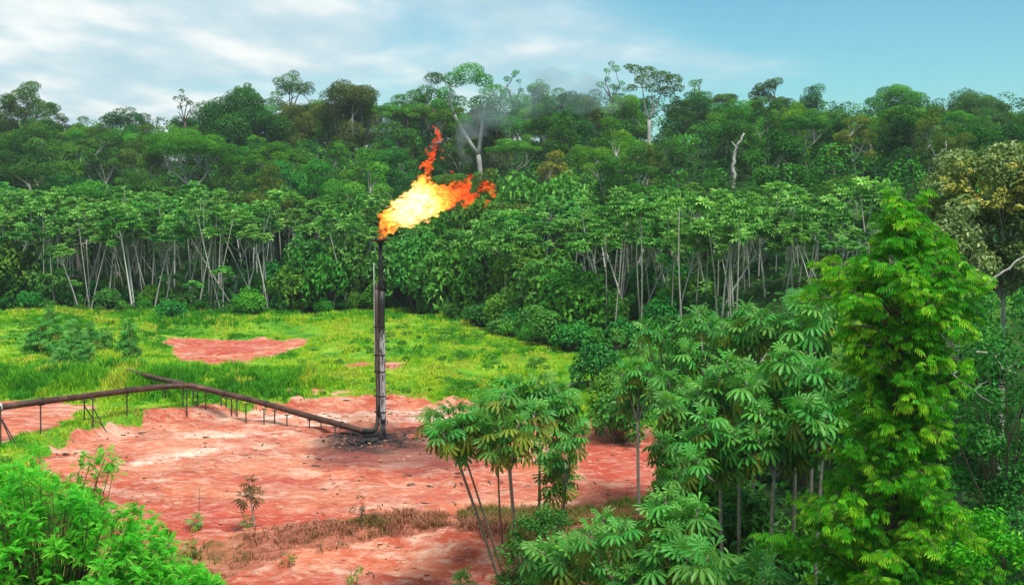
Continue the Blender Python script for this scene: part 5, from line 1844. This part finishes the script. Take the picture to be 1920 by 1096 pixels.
def left_tree():
    g = np.random.default_rng(45)
    d = 25.0
    b = onground(110, d); base = b
    root = thing('pinnate_tree', uniq('bright green fine-leaved tree filling the lower left corner'), 'tree', base)
    tr, cr = MB(), MB()
    fork = pix(90, 1260, d) - base
    add_tube(tr, bez((0, 0, -.5), fork * .5 + np.array([.2, 0, 0]), fork, 7), np.linspace(.16, .12, 7), 8)
    T = pinnate(6, .19, .037, .070, .4)
    pos, xd, tint = [], [], []
    out_x = [-80, 0, 40, 90, 140, 200, 250, 300, 330, 370, 420]
    out_y = [862, 868, 872, 886, 908, 940, 962, 978, 1030, 1062, 1100]
    pts = []
    while len(pts) < 520:
        px = g.uniform(-80, 415); top = np.interp(px, out_x, out_y)
        py = top + 12 + (1180 - top) * g.random() ** 1.1
        pts.append(pix(px, py, d + g.normal() * .9 + (py - top) / 300 * -1.2))
    pts += [pix(px, py, d + .3) for px, py in [(170, 862), (196, 860), (186, 885), (212, 888), (150, 880), (178, 905), (262, 955), (245, 965), (72, 850), (60, 856), (208, 868)]]
    for c in pts:
        c = c - base
        m = fork * .45 + c * .55 + np.array([0, 0, -.25]) + g.normal(size=3) * .2
        q = bez(fork, m, c, 7)
        add_tube(tr, q, np.linspace(.03, .007, 7), 4, .5, 0, False)
        bt = g.normal(.5, .13)
        n = 21
        dirs = unit(g.normal(size=(n, 3)) + np.array([0, 0, .45]))
        for k in range(n):
            pos.append(c + dirs[k] * .10 + g.normal(size=3) * .05); xd.append(dirs[k] * np.array([1, 1, .6])); tint.append(bt + g.normal() * .1)
    pos, xd, tint = np.array(pos), np.array(xd), np.clip(np.array(tint), .1, .85)
    Mx = frames(xd, np.array([[0, 0, 1.0]]) + g.normal(size=(len(pos), 3)) * .2) * g.uniform(.7, 1.25, len(pos))[:, None, None]
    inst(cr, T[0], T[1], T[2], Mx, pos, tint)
    link('trunk', tr.mesh('trunk', M_DARKBARK, True), root)
    tag(link('crown', cr.mesh('crown', M_FEATH2), root), kind='stuff')


left_tree()


# --- yellow flowering tree and the dark trees of the right edge
def leafy_tree(name, label, base, puffs, leaf, mat, bark, seed, dens=1.0, extra=None, r0=.2, fork=None, fold=.12):
    g = np.random.default_rng(seed)
    base = np.asarray(base, float)
    root = thing(name, uniq(label), 'tree', base)
    tr, cr = MB(), MB()
    cs = [np.asarray(p) - base for p, r in puffs]
    fk = np.mean(cs, 0) * np.array([.6, .6, .6]) if fork is None else fork - base
    add_tube(tr, bez((0, 0, -.5), fk * .5 + np.array([.3, 0, 0]), fk, 8), np.linspace(r0 * 1.2, r0 * .35, 8), 8)
    for (p, r), c in zip(puffs, cs):
        limb(tr, g, fk * g.uniform(.85, 1.0), c, r0 * .2, r0 * .06, .10, 7, 5)
        puff_cards(cr, g, c, r, int(330 * dens * (r / .9) ** 2 * (.2 / leaf) ** 2), leaf, g.uniform(.3, .6), .8, 0, .55, .35, fold)
    link('trunk', tr.mesh('trunk', bark, True), root)
    link('crown', cr.mesh('crown', mat), root)
    if extra:
        mb = MB()
        for p, r in extra[0]:
            c = np.asarray(p) - base
            puff_cards(mb, g, c, r, int(170 * (r / .6) ** 2), extra[2], .72, .55, 0, .9, .75)
        link(extra[3], mb.mesh(extra[3], extra[1]), root)
    return root


def puffs_in(poly, d, n, r, dd, seed):
    """Clump centres inside an outline of the photograph."""
    g = np.random.default_rng(seed); out = []
    xs = [p[0] for p in poly]; ys = [p[1] for p in poly]
    while len(out) < n:
        x, y = g.uniform(min(xs), max(xs)), g.uniform(min(ys), max(ys))
        if sd_poly(np.array([x]), np.array([y]), poly)[0] < 0:
            out.append((pix(x, y, d + g.normal() * dd), r * g.uniform(.7, 1.25)))
    return out


yp = [(1765, 315), (1800, 298), (1860, 285), (1990, 285), (2000, 520), (1900, 540), (1820, 520), (1760, 500), (1735, 440), (1745, 370)]
ypf = [(1770, 325), (1800, 305), (1860, 292), (1990, 290), (1990, 390), (1880, 400), (1800, 380), (1760, 350)]
leafy_tree('flowering_tree', 'olive tree with yellow blossom along its top at the right edge', onground(1885, 52), puffs_in(yp, 52, 95, .78, 1.3, 1), .24, M_GREY, M_BARK, 1, 1.1,
           (puffs_in(ypf, 50.9, 150, .24, 1.0, 2), M_YEL, .15, 'blossom'), .22, pix(1880, 500, 52.5))
gp_ = [(1740, 425), (1800, 410), (1840, 440), (1850, 520), (1790, 545), (1745, 510)]
leafy_tree('grey_tree', 'small grey-leaved tree before the yellow blossom tree', onground(1800, 47), puffs_in(gp_, 47, 20, .6, .6, 3), .22, M_GREY, M_BARK, 2, .9)
dk = [(1800, 560), (1990, 560), (1990, 1100), (1850, 1100), (1760, 900), (1770, 700)]
leafy_tree('dark_tree', 'dark small-leaved tree filling the right edge behind the feathery tree', onground(1890, 42), puffs_in(dk, 43, 74, .8, 1.5, 4), .19, M_BUSH, M_DARKBARK, 3, .85)
md = [(1700, 640), (1860, 600), (1900, 760), (1860, 900), (1740, 900)]
leafy_tree('glossy_tree', 'glossy green tree between the feathery tree and the dark right edge', onground(1810, 46), puffs_in(md, 47, 30, .75, 1.0, 5), .21, M_DARK, M_BARK, 4, .85)
lw = [(1760, 990), (1850, 950), (1930, 1010), (1990, 1000), (1990, 1150), (1740, 1150)]
leafy_tree('yellow_green_shrub', 'fresh yellow-green shrub in the lower right corner', onground(1850, 30), puffs_in(lw, 30, 30, .42, .7, 6), .16, M_FEATH, M_DARKBARK, 5, .8, None, .08)
mo = [(935, 1110), (945, 1020), (985, 965), (1030, 950), (1065, 975), (1075, 1110)]
leafy_tree('vine_mound', 'dark rounded vine-covered mound under the middle cecropias', onground(1005, 44.5), puffs_in(mo, 44.5, 46, .46, .5, 7), .14, M_BUSH, M_DARKBARK, 6, .8, None, .07)
# leafy fill below the right-hand mass, one shrub at a time
for k, (px, d, s, t, w_) in enumerate([(1120, 49.5, .42, 2, 'light'), (1190, 50, .42, 2, 'yellowish'), (1250, 47, .6, 0, 'dark'), (1300, 54, .9, 1, 'fresh'), (1380, 52, 1.0, 0, 'shaded'), (1450, 50, 1.0, 1, 'soft'), (1520, 49, .9, 2, 'pale green'), (1560, 47, .9, 0, 'deep green'), (1350, 42, .8, 0, 'blackish'), (1430, 40, .8, 0, 'glossy'), (1500, 38, .8, 1, 'bushy'), (1560, 36, .8, 0, 'dense'), (1320, 62, 1.1, 0, 'tall dark'), (1420, 62, 1.2, 0, 'tall shaded'), (1520, 60, 1.2, 0, 'tall leafy'), (1330, 66, 1.0, 0, 'broad dark'), (1620, 45, 1.1, 0, 'hidden'), (1700, 40, 1.0, 0, 'lower'), (1780, 38, 1.0, 1, 'mossy'), (1640, 62, 1.4, 0, 'rear'), (1740, 62, 1.4, 0, 'rear dark'), (1120, 90, .9, 0, 'meadow-side'), (1150, 84, .9, 1, 'meadow-edge'), (1165, 76, .9, 0, 'grass-edge')]):
    bush(px, d, s, t, f'{w_} shrub under the right-hand cecropia mass {"near the feathery tree" if px > 1480 else "near the pad end" if px < 1260 else "below the pale trunks"}', 'shrub', 1.1)


def bare_branch(pts, d, r, label):
    p = np.array([pix(a, b, d) for a, b in pts]); base = p[0]
    root = thing('bare_branch', uniq(label), 'branch', base)
    q = []
    for i in range(len(p) - 1):
        q += [p[i] * (1 - t) + p[i + 1] * t for t in np.linspace(0, 1, 4, endpoint=False)]
    q = np.array(q + [p[-1]]) - base
    mb = MB(); add_tube(mb, q + np.random.default_rng(1).normal(size=q.shape) * r * .4, np.linspace(r, r * .5, len(q)), 7)
    link('limb', mb.mesh('limb', M_BARK, True), root)
    for f in (.4, .7):
        mb = MB(); k = int(len(q) * f)
        limb(mb, np.random.default_rng(k), q[k], q[k] + np.array([.35, -.1, .3]), r * .4, r * .15, .1)
        link('twig', mb.mesh('twig', M_WHITEBARK, True), root)


bare_branch([(1825, 556), (1842, 538), (1875, 515), (1905, 490), (1935, 470)], 44, .065, 'thick pale branch slanting up at the right edge below the blossom tree')
bare_branch([(1740, 678), (1770, 690), (1800, 712), (1835, 740), (1862, 756)], 33, .035, 'thin pale branch slanting down right of the feathery tree')
bare_branch([(1830, 660), (1862, 662), (1880, 690), (1905, 700)], 41, .05, 'crooked pale branch at the right edge in the dark leaves')


def build_haze():
    m, ns, ls, out = new_mat('humid_air')
    pv = N(ns, 'ShaderNodeVolumePrincipled')
    pv.inputs['Color'].default_value = (.86, .93, 1.0, 1); pv.inputs['Density'].default_value = .00019
    pv.inputs['Anisotropy'].default_value = .3
    ls.new(pv.outputs[0], out.inputs['Volume'])
    mb = MB()
    add_box(mb, (0, 2990, 24), (1920, 6160, 56))
    tag(link('haze', mb.mesh('haze', m)), kind='stuff')


build_haze()


def tell_apart():
    """Look-alikes that share a label are told apart by their order from the left."""
    same = {}
    for o in COL.objects:
        if o.parent is None and o.get('label'):
            same.setdefault(o['label'], []).append(o)
    for lab, os_ in same.items():
        if len(os_) < 2:
            continue
        os_.sort(key=lambda o: project(o.location)[0])
        for i, o in enumerate(os_):
            n = i + 1
            suf = 'th' if 10 < n < 20 else {1: 'st', 2: 'nd', 3: 'rd'}.get(n % 10, 'th')
            o['label'] = f'{lab}, {n}{suf} from left'


tell_apart()
